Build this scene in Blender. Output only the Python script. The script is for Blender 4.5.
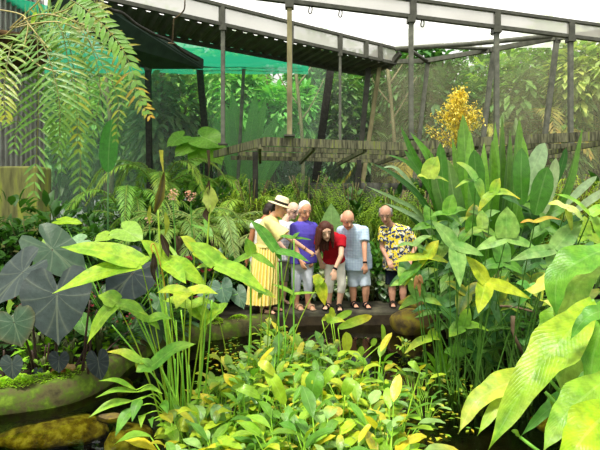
import bpy, math, random
import numpy as np
from mathutils import Vector, Matrix

for o in list(bpy.data.objects):
    bpy.data.objects.remove(o)
sc = bpy.context.scene
COL = sc.collection
rnd = random.Random(7)

# ---------------------------------------------------------------- camera
F, HY, CZ = 467.0, 205.0, 1.55          # focal length in px, row of the eye level, height of the eye
cam_d = bpy.data.cameras.new('camera')
cam_d.sensor_width = 36.0
cam_d.lens = 36.0 * F / 600.0
cam_d.shift_y = -(225.0 - HY) / 600.0
cam_d.clip_start = 0.05
cam_d.clip_end = 300
cam = bpy.data.objects.new('camera', cam_d)
COL.objects.link(cam)
cam.location = (0, 0, CZ)
cam.rotation_euler = (math.pi / 2, 0, 0)
sc.camera = cam

# ---------------------------------------------------------------- sky, sun, exposure
w = bpy.data.worlds.new('World'); sc.world = w
w.use_nodes = True
wn, wl = w.node_tree.nodes, w.node_tree.links
wn.clear()
wo = wn.new('ShaderNodeOutputWorld'); bg = wn.new('ShaderNodeBackground')
tcn = wn.new('ShaderNodeTexCoord'); sep = wn.new('ShaderNodeSeparateXYZ'); rmp = wn.new('ShaderNodeValToRGB')
wl.new(tcn.outputs['Generated'], sep.inputs[0]); wl.new(sep.outputs['Z'], rmp.inputs[0])
rmp.color_ramp.elements[0].position = 0.0; rmp.color_ramp.elements[0].color = (0.30, 0.34, 0.28, 1)
rmp.color_ramp.elements[1].position = 0.30; rmp.color_ramp.elements[1].color = (1.0, 0.99, 0.96, 1)
wl.new(rmp.outputs[0], bg.inputs[0]); bg.inputs[1].default_value = 0.95
wl.new(bg.outputs[0], wo.inputs[0])
sun_d = bpy.data.lights.new('sun', 'SUN')
sun_d.energy = 4.8; sun_d.angle = math.radians(9); sun_d.color = (1.0, 0.95, 0.84)
sun = bpy.data.objects.new('sun', sun_d); COL.objects.link(sun)
sun.location = (-3, -2, 12)
sun.rotation_euler = (math.radians(26), math.radians(-12), 0)
sc.view_settings.view_transform = 'Standard'
sc.view_settings.look = 'None'
sc.view_settings.exposure = 0.56
sc.view_settings.gamma = 1.0
sc.view_settings.use_curve_mapping = False
sc.cycles.transparent_max_bounces = 16
sc.cycles.max_bounces = 7
sc.cycles.sample_clamp_indirect = 6.0

# ---------------------------------------------------------------- helpers
UP = Vector((0, 0, 1))
def at(x, y, Y):
    return Vector(((x - 300) / F * Y, Y, CZ - (y - HY) / F * Y))
def V(*a): return Vector(a)
def lin(h):
    r = []
    for k in (0, 2, 4):
        c = int(h[k:k + 2], 16) / 255
        r.append(c / 12.92 if c <= 0.04045 else ((c + 0.055) / 1.055) ** 2.4)
    return tuple(r)
def jit(c, s=0.12, r=rnd):
    k = 1 + r.uniform(-s, s); d = r.uniform(-s, s) * 0.5
    return (max(0, c[0] * k * (1 + d)), max(0, c[1] * k), max(0, c[2] * k * (1 - d)))
def mixc(a, b, t): return tuple(a[i] * (1 - t) + b[i] * t for i in range(3))

class MB:
    """collects geometry in world coordinates; becomes ONE mesh object"""
    def __init__(s):
        s.v = []; s.f = []; s.c = []; s.u = []; s.n = 0
    def add(s, verts, faces, col=(.5, .5, .5), uv=None):
        verts = np.asarray(verts, dtype=np.float64).reshape(-1, 3); k = len(verts)
        s.v.append(verts)
        s.f.extend([tuple(i + s.n for i in f) for f in faces])
        c = np.asarray(col, dtype=np.float64)
        if c.ndim == 1: c = np.tile(c, (k, 1))
        s.c.append(c)
        s.u.append(np.zeros((k, 2)) if uv is None else np.asarray(uv, dtype=np.float64))
        s.n += k
        return s
    def mesh(s, name, org=(0, 0, 0), smooth=True):
        me = bpy.data.meshes.new(name)
        v = np.concatenate(s.v) - np.array(org)
        me.from_pydata(v.tolist(), [], s.f)
        c = np.concatenate(s.c); c4 = np.concatenate([c, np.ones((len(c), 1))], axis=1)
        a = me.color_attributes.new('Col', 'FLOAT_COLOR', 'POINT')
        a.data.foreach_set('color', c4.astype(np.float32).ravel())
        uvl = me.uv_layers.new(name='UVMap')
        idx = np.zeros(len(me.loops), dtype=np.int32); me.loops.foreach_get('vertex_index', idx)
        uvl.data.foreach_set('uv', np.concatenate(s.u)[idx].astype(np.float32).ravel())
        if smooth: me.polygons.foreach_set('use_smooth', [True] * len(me.polygons))
        me.update()
        return me

ORG = {}
def tag(o, label=None, cat=None, group=None, kind=None):
    if label: o['label'] = label
    if cat: o['category'] = cat
    if group: o['group'] = group
    if kind: o['kind'] = kind
    return o
def thing(name, label, cat, loc, group=None):
    o = bpy.data.objects.new(name, None); COL.objects.link(o)
    o.empty_display_size = 0.1; o.location = loc
    ORG[o.name] = Vector(loc)
    return tag(o, label, cat, group)
def part(mb, name, mat, parent, label=None, smooth=True, kind=None):
    org = ORG[parent.name]
    o = bpy.data.objects.new(name, mb.mesh(name, org if parent.parent is None and parent.type == 'EMPTY' else org, smooth))
    o.data.materials.append(mat); COL.objects.link(o); o.parent = parent
    ORG[o.name] = org
    return tag(o, label, None, None, kind)
def solo(mb, name, mat, label=None, cat=None, group=None, kind=None, smooth=True, loc=(0, 0, 0)):
    o = bpy.data.objects.new(name, mb.mesh(name, loc, smooth)); o.data.materials.append(mat)
    o.location = loc; COL.objects.link(o); ORG[o.name] = Vector(loc)
    return tag(o, label, cat, group, kind)
def struct(mb, name, mat, smooth=False): return solo(mb, name, mat, kind='structure', smooth=smooth)
def copy_tree(root, loc, rz=0.0, s=1.0, label=None, group=None):
    r = root.copy(); COL.objects.link(r); r.location = loc; r.rotation_euler = (0, 0, rz)
    r.scale = (s, s, s)
    if label: r['label'] = label
    if group: r['group'] = group
    for ch in list(root.children):
        c = ch.copy(); COL.objects.link(c); c.parent = r
        for g in list(ch.children):
            d = g.copy(); COL.objects.link(d); d.parent = c
    return r

def spline(P, n):
    """Catmull-Rom through the points"""
    P = [np.array(p, dtype=float) for p in P]
    if len(P) == 2: return np.array([P[0] + (P[1] - P[0]) * t for t in np.linspace(0, 1, n)])
    Q = [2 * P[0] - P[1]] + P + [2 * P[-1] - P[-2]]
    out = []
    m = len(P) - 1
    for t in np.linspace(0, m, n):
        i = min(int(t), m - 1); u = t - i
        a, b, c, d = Q[i:i + 4]
        out.append(0.5 * ((2 * b) + (-a + c) * u + (2 * a - 5 * b + 4 * c - d) * u * u + (-a + 3 * b - 3 * c + d) * u ** 3))
    return np.array(out)
def nz(v):
    l = np.linalg.norm(v); return v / l if l > 1e-9 else np.array([0, 0, 1.0])
def tube(mb, P, r, col=(.5, .5, .5), n=6, cap=True):
    P = np.asarray([np.array(p, dtype=float) for p in P]); m = len(P)
    R = np.interp(np.linspace(0, 1, m), np.linspace(0, 1, len(r)), r) if hasattr(r, '__len__') else np.full(m, r)
    T = np.gradient(P, axis=0)
    a = nz(np.cross(nz(T[0]), [0.3, 0.1, 1.0])) if abs(nz(T[0])[2]) < .95 else np.array([1.0, 0, 0])
    vs = []; uv = []
    ang = np.linspace(0, 2 * math.pi, n, endpoint=False)
    for i in range(m):
        t = nz(T[i]); a = nz(a - t * np.dot(a, t)); b = np.cross(t, a)
        for q in ang:
            vs.append(P[i] + R[i] * (math.cos(q) * a + math.sin(q) * b)); uv.append((q / 6.283, i / max(1, m - 1)))
    fs = [(i * n + j, i * n + (j + 1) % n, (i + 1) * n + (j + 1) % n, (i + 1) * n + j) for i in range(m - 1) for j in range(n)]
    if cap: fs += [tuple(range(n))[::-1], tuple((m - 1) * n + j for j in range(n))]
    mb.add(vs, fs, col, uv)
def bar(mb, a, b, w_, h_, col=(.5, .5, .5), up=(0, 0, 1)):
    """rectangular bar from a to b; w_ sideways, h_ along up"""
    a = np.array(a, float); b = np.array(b, float); t = nz(b - a); up = np.array(up, float)
    if abs(np.dot(t, up)) > .98: up = np.array([0, 1.0, 0])
    s = nz(np.cross(t, up)); u = np.cross(s, t)
    vs = [p + s * (sx * w_ / 2) + u * (sy * h_ / 2) for p in (a, b) for sx, sy in ((-1, -1), (1, -1), (1, 1), (-1, 1))]
    mb.add(vs, [(3, 2, 1, 0), (4, 5, 6, 7), (0, 1, 5, 4), (1, 2, 6, 5), (2, 3, 7, 6), (3, 0, 4, 7)], col)
def box(mb, c, sx, sy, sz, col=(.5, .5, .5)):
    bar(mb, (c[0] - sx / 2, c[1], c[2]), (c[0] + sx / 2, c[1], c[2]), sy, sz, col)
def quad(mb, pts, col=(.5, .5, .5), t=0.0):
    p = [np.array(q, float) for q in pts]
    if t == 0:
        mb.add(p, [tuple(range(len(p)))], col, [(0, 0), (1, 0), (1, 1), (0, 1)][:len(p)] if len(p) <= 4 else None); return
    n = nz(np.cross(p[1] - p[0], p[2] - p[0])) * t; k = len(p)
    fs = [tuple(range(k))[::-1], tuple(range(k, 2 * k))] + [(i, (i + 1) % k, k + (i + 1) % k, k + i) for i in range(k)]
    mb.add(p + [q + n for q in p], fs, col)
def ball(mb, c, r, col=(.5, .5, .5), nu=12, nv=8, fr=None, noise=0.0, rg=rnd):
    """ellipsoid; fr = 3x3 frame"""
    c = np.array(c, float); r = np.array(r if hasattr(r, '__len__') else (r, r, r), float)
    fr = np.eye(3) if fr is None else np.array(fr, float)
    vs = []
    ph = [rg.uniform(0, 6.28) for _ in range(4)]
    for j in range(nv + 1):
        th = math.pi * j / nv
        for i in range(nu):
            f = 2 * math.pi * i / nu
            d = np.array([math.sin(th) * math.cos(f), math.sin(th) * math.sin(f), math.cos(th)])
            k = 1 + noise * (math.sin(3 * d[0] * 2 + ph[0]) + math.sin(4 * d[1] + ph[1]) + math.sin(5 * d[2] + ph[2] + 2 * d[0])) / 2
            vs.append(c + (d * r * k) @ fr)
    fs = []
    for j in range(nv):
        for i in range(nu):
            a, b = j * nu + i, j * nu + (i + 1) % nu
            fs.append((a, a + nu, b + nu, b) if 0 < j < nv - 1 else ((a, a + nu, b + nu) if j == 0 else (a, a + nu, b)))
    mb.add(vs, fs, col)

# ---- leaves
PR = {'lance': ([0, .12, .35, .6, .85, 1], [.12, .55, 1, .85, .35, 0]),
      'lobe': ([0, .15, .4, .7, .9, 1], [.75, .95, 1, .62, .22, 0]),
      'strap': ([0, .3, .7, .9, 1], [.8, 1, .9, .45, 0]),
      'spoon': ([0, .1, .3, .55, .8, .95, 1], [.1, .45, .9, 1, .7, .25, 0]),
      'grass': ([0, .5, 1], [1, .7, 0]),
      'oval': ([0, .08, .3, .6, .85, .96, 1], [.2, .6, .95, 1, .75, .35, .05]),
      'ear': ([0, .1, .4, .75, 1], [.9, 1, .95, .5, 0])}
def ribbon(mb, C, Wd, prof, nrm, col, tipcol=None, fold=.22, wave=0.0, ph=0.0, edge=None, nfreq=9):
    """leaf blade along centre line C (m x 3), half width Wd, normal hint nrm"""
    m = len(C); t = np.linspace(0, 1, m)
    wd = np.interp(t, *PR[prof]) * Wd
    if wave > .1: wd = wd * (1 + .09 * np.sin(t * 17 + ph) + .06 * np.sin(t * 31 + 2 * ph))
    T = np.gradient(C, axis=0); T /= (np.linalg.norm(T, axis=1)[:, None] + 1e-12)
    S = np.cross(T, np.array(nrm, float)); ln = np.linalg.norm(S, axis=1)[:, None]
    S = np.where(ln > .05, S / (ln + 1e-9), np.array([1.0, 0, 0])); N = np.cross(S, T)
    wv = wave * Wd * np.sin(t * nfreq + ph)[:, None]; wv2 = wave * Wd * np.sin(t * nfreq * 1.13 + ph + 2.1)[:, None]
    L = C - S * wd[:, None] + N * (fold * wd[:, None] + wv); R = C + S * wd[:, None] + N * (fold * wd[:, None] + wv2)
    vs = np.stack([L, C, R], axis=1).reshape(-1, 3)
    uv = np.stack([np.stack([np.full(m, q), t], axis=1) for q in (0, .5, 1)], axis=1).reshape(-1, 2)
    cc = np.array([mixc(col, tipcol, x) for x in t ** 2]) if tipcol is not None else np.tile(np.array(col), (m, 1))
    ce = cc if edge is None else cc * .45 + np.array(edge) * .55
    cols = np.stack([ce, cc, ce], axis=1).reshape(-1, 3)
    fs = []
    for i in range(m - 1):
        a = i * 3
        fs += [(a, a + 1, a + 4, a + 3), (a + 1, a + 2, a + 5, a + 4)]
    mb.add(vs, fs, cols, uv)
def arc(p, d, L, bend, n=6, down=(0, 0, -1)):
    p = np.array(p, float); d = nz(np.array(d, float)); dn = np.array(down, float)
    out = [p.copy()]; st = L / (n - 1)
    for i in range(1, n):
        dd = nz(d + dn * bend * (i - .5) / (n - 1)); p = p + dd * st; out.append(p.copy())
    return np.array(out)
def leafy(mb, p, d, L, W, bend, col, prof='lance', n=5, nrm=None, **k):
    ribbon(mb, arc(p, d, L, bend, n), W, prof, (0, 0, 1) if nrm is None else nrm, col, **k)
HEART = [(0, 1), (.07, .88), (.22, .74), (.41, .48), (.53, .18), (.57, -.08), (.53, -.32), (.41, -.5), (.25, -.56), (.1, -.44), (0, -.16)]
ARROW = [(0, 1), (.09, .85), (.2, .6), (.28, .35), (.27, .12), (.24, .0), (.32, -.15), (.43, -.42), (.5, -.7), (.5, -.95), (.36, -.85), (.2, -.5), (.1, -.27), (0, -.06)]
def outline_leaf(mb, c, tip, nrm, shape, col, wide=1.0, droop=.15, fold=.15, edge=None, wave=.02, rg=rnd):
    c = np.array(c, float); t = np.array(tip, float) - c; S = np.linalg.norm(t); t = nz(t)
    n = np.array(nrm, float); sd = nz(np.cross(t, n)); n = np.cross(sd, t)
    o = [(x * wide, y) for x, y in shape]; o = o + [(-x, y) for x, y in o[-2:0:-1]]
    # refine the outline
    oo = []
    for i in range(len(o)):
        a, b = o[i], o[(i + 1) % len(o)]
        oo += [a, ((a[0] + b[0]) / 2, (a[1] + b[1]) / 2)]
    rings = (.3, .6, .82, 1.0); k = len(oo)
    vs = [c]; uv = [(.5, .5)]; cs = [col]; ph = rg.uniform(0, 6)
    for q in rings:
        for i, (x, y) in enumerate(oo):
            x2, y2 = x * q, y * q
            z = -droop * (x2 * x2 + y2 * y2) + fold * abs(x2) + (wave * q * q * math.sin(i * 1.1 + ph))
            vs.append(c + S * (sd * x2 + t * y2 + n * z)); uv.append((.5 + x2 / 2.4, .5 + y2 / 2.4))
            cs.append(mixc(col, edge, q ** 6 * .5) if edge else col)
    fs = [(0, 1 + i, 1 + (i + 1) % k) for i in range(k)]
    for r in range(len(rings) - 1):
        a = 1 + r * k
        fs += [(a + i, a + k + i, a + k + (i + 1) % k, a + (i + 1) % k) for i in range(k)]
    mb.add(vs, fs, cs, uv)
def frond(mb, C, Lf, Wf, n, col, ang=70, droop=.5, nrm=(0, 0, 1), rr=.006, tip=None, nseg=4, shape=(.35, 1, .9, .25), rg=rnd, rcol=None, lift=0.0, start=.08, side='both'):
    """pinnate frond; C control points of the rachis"""
    P = spline(C, 24); tube(mb, P, [rr, rr * .35], rcol or mixc(col, (.25, .2, .04), .4), 5)
    ts = np.linspace(start, .995, n)
    for i, t in enumerate(ts):
        x = t * 23; k = min(int(x), 22); p = P[k] + (P[k + 1] - P[k]) * (x - k); T = nz(P[k + 1] - P[k])
        S = nz(np.cross(T, np.array(nrm, float))); N = np.cross(S, T)
        L = Lf * np.interp(t, (0, .3, .7, 1), shape)
        for sg in (-1, 1):
            a = math.radians(ang * (1 - .45 * t) + rg.uniform(-7, 7))
            d = T * math.cos(a) + S * sg * math.sin(a) + N * lift
            c = jit(col, .14, rg); c = mixc(c, tip, t * rg.random()) if tip else c
            leafy(mb, p, d, L * rg.uniform(.88, 1.08), Wf, droop * rg.uniform(.7, 1.3), c, 'lance', nseg, nrm=tuple(N), fold=.15)
# ---------------------------------------------------------------- materials
def newmat(name):
    m = bpy.data.materials.new(name); m.use_nodes = True
    n, l = m.node_tree.nodes, m.node_tree.links; n.clear()
    o = n.new('ShaderNodeOutputMaterial')
    return m, n, l, o
def noise(n, l, scale, detail=3, coord='Object', rough=.6):
    tc = n.new('ShaderNodeTexCoord'); t = n.new('ShaderNodeTexNoise')
    t.inputs['Scale'].default_value = scale; t.inputs['Detail'].default_value = detail; t.inputs['Roughness'].default_value = rough
    l.new(tc.outputs[coord], t.inputs['Vector']); return t
def ramp(n, l, src, stops):
    r = n.new('ShaderNodeValToRGB'); e = r.color_ramp.elements
    while len(e) < len(stops): e.new(.5)
    for k, (p, c) in enumerate(stops): e[k].position = p; e[k].color = (*c, 1)
    l.new(src, r.inputs[0]); return r
def math_(n, l, op, a, b=None, c=None):
    m = n.new('ShaderNodeMath'); m.operation = op
    for k, x in enumerate((a, b, c)):
        if x is None: continue
        if isinstance(x, (int, float)): m.inputs[k].default_value = x
        else: l.new(x, m.inputs[k])
    return m.outputs[0]
def mixrgb(n, l, mode, fac, a, b):
    m = n.new('ShaderNodeMix'); m.data_type = 'RGBA'; m.blend_type = mode
    for k, x in ((0, fac), (6, a), (7, b)):
        if isinstance(x, (int, float)): m.inputs[k].default_value = x
        elif isinstance(x, tuple): m.inputs[k].default_value = (*x, 1)
        else: l.new(x, m.inputs[k])
    return m.outputs[2]
def m_leaf(name, rough=.4, trans=.35, vein='strip', veinstr=.35, spec=.4, tcol=(1.05, 1.15, .5), blotch=.25, mott=0, gain=.78):
    m, n, l, o = newmat(name)
    at_ = n.new('ShaderNodeAttribute'); at_.attribute_name = 'Col'
    nt = noise(n, l, 22, 3); mr = n.new('ShaderNodeMapRange'); l.new(nt.outputs[0], mr.inputs[0])
    mr.inputs[1].default_value = .3; mr.inputs[2].default_value = .7; mr.inputs[3].default_value = gain * (1 - blotch); mr.inputs[4].default_value = gain * (1 + blotch * .8)
    cmb = n.new('ShaderNodeCombineXYZ')
    for k in range(3): l.new(mr.outputs[0], cmb.inputs[k])
    c = mixrgb(n, l, 'MULTIPLY', 1.0, at_.outputs['Color'], cmb.outputs[0])
    if mott:
        n2 = noise(n, l, mott, 4); f2 = n.new('ShaderNodeMapRange'); l.new(n2.outputs[0], f2.inputs[0]); f2.inputs[1].default_value = .46; f2.inputs[2].default_value = .62; f2.inputs[4].default_value = .7
        c = mixrgb(n, l, 'MIX', f2.outputs[0], c, mixrgb(n, l, 'MULTIPLY', 1.0, c, (.42, .68, .5)))
    bump_src = None
    if vein:
        uv = n.new('ShaderNodeUVMap'); uv.uv_map = 'UVMap'; sp = n.new('ShaderNodeSeparateXYZ'); l.new(uv.outputs[0], sp.inputs[0])
        if vein == 'strip':
            au = math_(n, l, 'ABSOLUTE', math_(n, l, 'SUBTRACT', sp.outputs[0], .5))
            mid = math_(n, l, 'LESS_THAN', au, .035)
            ph = math_(n, l, 'SUBTRACT', math_(n, l, 'MULTIPLY', sp.outputs[1], 75.0), math_(n, l, 'MULTIPLY', au, 34.0))
            sv = math_(n, l, 'POWER', math_(n, l, 'ABSOLUTE', math_(n, l, 'SINE', ph)), 9.0)
            vf = math_(n, l, 'MAXIMUM', mid, math_(n, l, 'MULTIPLY', sv, .3))
        else:
            x = math_(n, l, 'SUBTRACT', sp.outputs[0], .5); y = math_(n, l, 'SUBTRACT', sp.outputs[1], .5)
            ax = math_(n, l, 'ABSOLUTE', x)
            mid = math_(n, l, 'LESS_THAN', ax, .009)
            an = math_(n, l, 'ARCTAN2', ax, y)
            r = math_(n, l, 'SQRT', math_(n, l, 'ADD', math_(n, l, 'MULTIPLY', x, x), math_(n, l, 'MULTIPLY', y, y)))
            q = math_(n, l, 'SINE', math_(n, l, 'ADD', math_(n, l, 'MULTIPLY', an, 5.0), math_(n, l, 'MULTIPLY', r, -4.0)))
            sv = math_(n, l, 'POWER', math_(n, l, 'SUBTRACT', 1.0, math_(n, l, 'ABSOLUTE', q)), 5.0)
            vf = math_(n, l, 'MAXIMUM', mid, math_(n, l, 'MULTIPLY', sv, .75))
        c = mixrgb(n, l, 'MIX', math_(n, l, 'MULTIPLY', vf, veinstr), c, mixrgb(n, l, 'ADD', .6, c, (.25, .28, .16)))
        bump_src = vf
    b = n.new('ShaderNodeBump'); b.inputs['Strength'].default_value = .35; b.inputs['Distance'].default_value = .01
    hs = nt.outputs[0] if bump_src is None else math_(n, l, 'SUBTRACT', nt.outputs[0], math_(n, l, 'MULTIPLY', bump_src, .5))
    l.new(hs, b.inputs['Height'])
    p = n.new('ShaderNodeBsdfPrincipled'); l.new(c, p.inputs['Base Color']); p.inputs['Roughness'].default_value = rough
    p.inputs['Specular IOR Level'].default_value = spec; l.new(b.outputs[0], p.inputs['Normal'])
    tr = n.new('ShaderNodeBsdfTranslucent'); l.new(mixrgb(n, l, 'MULTIPLY', 1.0, c, tcol), tr.inputs[0])
    mx = n.new('ShaderNodeMixShader'); mx.inputs[0].default_value = trans
    l.new(p.outputs[0], mx.inputs[1]); l.new(tr.outputs[0], mx.inputs[2]); l.new(mx.outputs[0], o.inputs[0])
    return m
def m_col(name, rough=.6, spec=.3, scale=15, amt=.25, metal=0.0, bump=.2, bdist=.01):
    """principled using the part's own colour with noise"""
    m, n, l, o = newmat(name)
    a = n.new('ShaderNodeAttribute'); a.attribute_name = 'Col'
    nt = noise(n, l, scale, 4); mr = n.new('ShaderNodeMapRange'); l.new(nt.outputs[0], mr.inputs[0])
    mr.inputs[1].default_value = .3; mr.inputs[2].default_value = .7; mr.inputs[3].default_value = 1 - amt; mr.inputs[4].default_value = 1 + amt
    cmb = n.new('ShaderNodeCombineXYZ')
    for k in range(3): l.new(mr.outputs[0], cmb.inputs[k])
    c = mixrgb(n, l, 'MULTIPLY', 1.0, a.outputs['Color'], cmb.outputs[0])
    p = n.new('ShaderNodeBsdfPrincipled'); l.new(c, p.inputs['Base Color']); p.inputs['Roughness'].default_value = rough
    p.inputs['Specular IOR Level'].default_value = spec; p.inputs['Metallic'].default_value = metal
    b = n.new('ShaderNodeBump'); b.inputs['Strength'].default_value = bump; b.inputs['Distance'].default_value = bdist
    l.new(nt.outputs[0], b.inputs['Height']); l.new(b.outputs[0], p.inputs['Normal']); l.new(p.outputs[0], o.inputs[0])
    return m
def m_ramp(name, stops, scale=6, detail=6, rough=.8, spec=.2, bump=.5, bdist=.02, stretch=None, coord='Object'):
    m, n, l, o = newmat(name)
    nt = noise(n, l, scale, detail, coord)
    if stretch:
        mp = n.new('ShaderNodeMapping'); mp.inputs['Scale'].default_value = stretch
        tc = n.new('ShaderNodeTexCoord'); l.new(tc.outputs[coord], mp.inputs[0]); l.new(mp.outputs[0], nt.inputs['Vector'])
    r = ramp(n, l, nt.outputs[0], stops)
    p = n.new('ShaderNodeBsdfPrincipled'); l.new(r.outputs[0], p.inputs['Base Color']); p.inputs['Roughness'].default_value = rough
    p.inputs['Specular IOR Level'].default_value = spec
    b = n.new('ShaderNodeBump'); b.inputs['Strength'].default_value = bump; b.inputs['Distance'].default_value = bdist
    l.new(nt.outputs[0], b.inputs['Height']); l.new(b.outputs[0], p.inputs['Normal']); l.new(p.outputs[0], o.inputs[0])
    return m
def m_net(name, col, clear, scale=3.0, var=.15, tl=.5):
    """woven shade net / sheet: partly see-through, the rest scatters light"""
    m, n, l, o = newmat(name)
    nt = noise(n, l, scale, 4)
    f = n.new('ShaderNodeMapRange'); l.new(nt.outputs[0], f.inputs[0]); f.inputs[1].default_value = .3; f.inputs[2].default_value = .7
    f.inputs[3].default_value = max(0, clear - var); f.inputs[4].default_value = min(1, clear + var)
    d = n.new('ShaderNodeBsdfDiffuse'); d.inputs[0].default_value = (*col, 1)
    t = n.new('ShaderNodeBsdfTranslucent'); t.inputs[0].default_value = (*col, 1)
    a = n.new('ShaderNodeMixShader'); a.inputs[0].default_value = tl; l.new(d.outputs[0], a.inputs[1]); l.new(t.outputs[0], a.inputs[2])
    tp = n.new('ShaderNodeBsdfTransparent')
    b = n.new('ShaderNodeMixShader'); l.new(f.outputs[0], b.inputs[0]); l.new(a.outputs[0], b.inputs[1]); l.new(tp.outputs[0], b.inputs[2])
    l.new(b.outputs[0], o.inputs[0]); return m

M = {}
M['leaf'] = m_leaf('leaf_green', .3, .38, spec=.5)
M['leafbig'] = m_leaf('leaf_arrowhead', .36, .36, 'strip', .3, .28, blotch=.3, mott=9)
M['ear'] = m_leaf('leaf_elephant_ear', .42, .08, 'radial', .4, .3, blotch=.18, gain=.8)
M['leafrad'] = m_leaf('leaf_caladium', .42, .35, 'radial', .6, .35)
M['fol'] = m_leaf('foliage', .5, .32, None, 0, .35, blotch=.3, gain=1.0)
M['stem'] = m_col('stem', .5, .3, 20, .2)
M['bark'] = m_ramp('bark', [(.3, lin('3a3026')), (.55, lin('6a5a44')), (.75, lin('8f846a'))], 9, stretch=(1, 1, .25))
M['darkwood'] = m_ramp('dark_wood', [(.3, lin('20201c')), (.7, lin('3a3a34'))], 14, rough=.7)
M['greysteel'] = m_ramp('grey_painted_steel', [(.3, lin('4a4d44')), (.6, lin('686a5e')), (.8, lin('7e7d6c'))], 8, rough=.5, bump=.1)
M['darksteel'] = m_ramp('dark_painted_steel', [(.3, lin('3b3c35')), (.7, lin('55564c'))], 8, rough=.5, bump=.1)
M['palewood'] = m_ramp('weathered_pale_wood', [(.3, lin('5f5a40')), (.6, lin('8e8864')), (.8, lin('a8a27e'))], 7, rough=.8, stretch=(1, 1, .3))
M['mosswood'] = m_ramp('mossy_weathered_board', [(.30, lin('22231b')), (.44, lin('4b4c3a')), (.56, lin('6f6f56')), (.66, lin('6c7834')), (.8, lin('93945a'))], 7, 8, stretch=(3, 3, .35))
M['concrete'] = m_ramp('damp_concrete', [(.3, lin('211f1a')), (.5, lin('3e3c33')), (.7, lin('65624f')), (.85, lin('565e34'))], 3, 8, rough=.7)
M['moss'] = m_ramp('mossy_kerb', [(.3, lin('2c2a1c')), (.45, lin('4d4b2c')), (.56, lin('4a5e1c')), (.72, lin('6f8c26'))], 7, 7, rough=.9, bump=.8)
M['mossrock'] = m_ramp('mossy_boulder', [(.3, lin('2c2818')), (.45, lin('55492c')), (.56, lin('736622')), (.72, lin('6f7c26'))], 6, 7, rough=.9, bump=.8)
M['soil'] = m_ramp('dark_soil', [(.3, lin('17130d')), (.55, lin('2d2619')), (.75, lin('3a3d1c'))], 5, 8, rough=.95, bump=.8)
M['pondrock'] = m_ramp('algae_covered_rock', [(.3, lin('3a3410')), (.45, lin('80701c')), (.56, lin('b0a838')), (.7, lin('d2cc5a'))], 11, 8, rough=.8, bump=.9)
M['coir'] = m_ramp('coir_basket', [(.3, lin('1f170e')), (.55, lin('4a3922')), (.75, lin('6f5836'))], 24, 8, rough=.95, bump=1)
M['siding'] = m_ramp('grey_siding', [(.3, lin('84857f')), (.7, lin('a9aaa3'))], 4, rough=.6, bump=.05)
M['white_sheet'] = m_net('white_roof_sheet', (.93, .93, .91), .58, .7, .06, .92)
M['fascia_net'] = m_net('pale_fascia_net', (.60, .58, .54), .22, 2.0, .05, .6)
M['green_cloth'] = m_net('green_shade_cloth', (.012, .25, .13), .14, .8, .05, .75)
M['net_green'] = m_net('pale_green_netting', (.50, .66, .52), .72, .5, .08, .6)
M['net_grey'] = m_net('grey_netting', (.36, .38, .36), .74, .6, .08, .5)
M['net_clear'] = m_net('clear_netting', (.55, .58, .55), .86, .6, .06, .5)
M['net_beige'] = m_net('beige_green_netting', (.64, .62, .42), .72, .45, .10, .6)
def m_water():
    m, n, l, o = newmat('pond_water')
    nt = noise(n, l, 5, 3); b = n.new('ShaderNodeBump'); b.inputs['Strength'].default_value = .12; b.inputs['Distance'].default_value = .02
    l.new(nt.outputs[0], b.inputs['Height'])
    g = n.new('ShaderNodeBsdfGlossy'); g.inputs['Roughness'].default_value = .03; g.inputs[0].default_value = (.9, .92, .95, 1); l.new(b.outputs[0], g.inputs['Normal'])
    t = n.new('ShaderNodeBsdfTransparent'); t.inputs[0].default_value = (.50, .50, .32, 1)
    fr = n.new('ShaderNodeFresnel'); fr.inputs[0].default_value = 1.33; l.new(b.outputs[0], fr.inputs['Normal'])
    mx = n.new('ShaderNodeMixShader'); l.new(fr.outputs[0], mx.inputs[0]); l.new(t.outputs[0], mx.inputs[1]); l.new(g.outputs[0], mx.inputs[2])
    l.new(mx.outputs[0], o.inputs[0]); return m
M['water'] = m_water()
# clothing
M['skin'] = m_col('skin', .5, .35, 30, .06, bump=.05, bdist=.002)
M['hair'] = m_col('hair', .6, .3, 60, .3, bump=.6, bdist=.004)
M['cloth'] = m_col('cloth', .85, .1, 14, .07, bump=.35, bdist=.03)
def m_pattern(name, base, spots, scale, thr):
    m, n, l, o = newmat(name)
    tc = n.new('ShaderNodeTexCoord'); cur = None
    p = n.new('ShaderNodeBsdfPrincipled'); p.inputs['Roughness'].default_value = .85
    c = base
    for k, col in enumerate(spots):
        v = n.new('ShaderNodeTexNoise'); v.inputs['Scale'].default_value = scale * (1 + .23 * k); v.inputs['Detail'].default_value = 1.5
        mp = n.new('ShaderNodeMapping'); mp.inputs['Location'].default_value = (3.7 * k, 1.9 * k, 5.1 * k)
        l.new(tc.outputs['Object'], mp.inputs[0]); l.new(mp.outputs[0], v.inputs['Vector'])
        f = math_(n, l, 'GREATER_THAN', v.outputs[0], thr)
        c = mixrgb(n, l, 'MIX', f, c, col)
    l.new(c, p.inputs['Base Color']); l.new(p.outputs[0], o.inputs[0]); return m
M['floral'] = m_pattern('yellow_floral_cloth', lin('f0d838'), [lin('22305a'), lin('e8e6d0'), lin('2a3866')], 16, .56)
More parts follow.
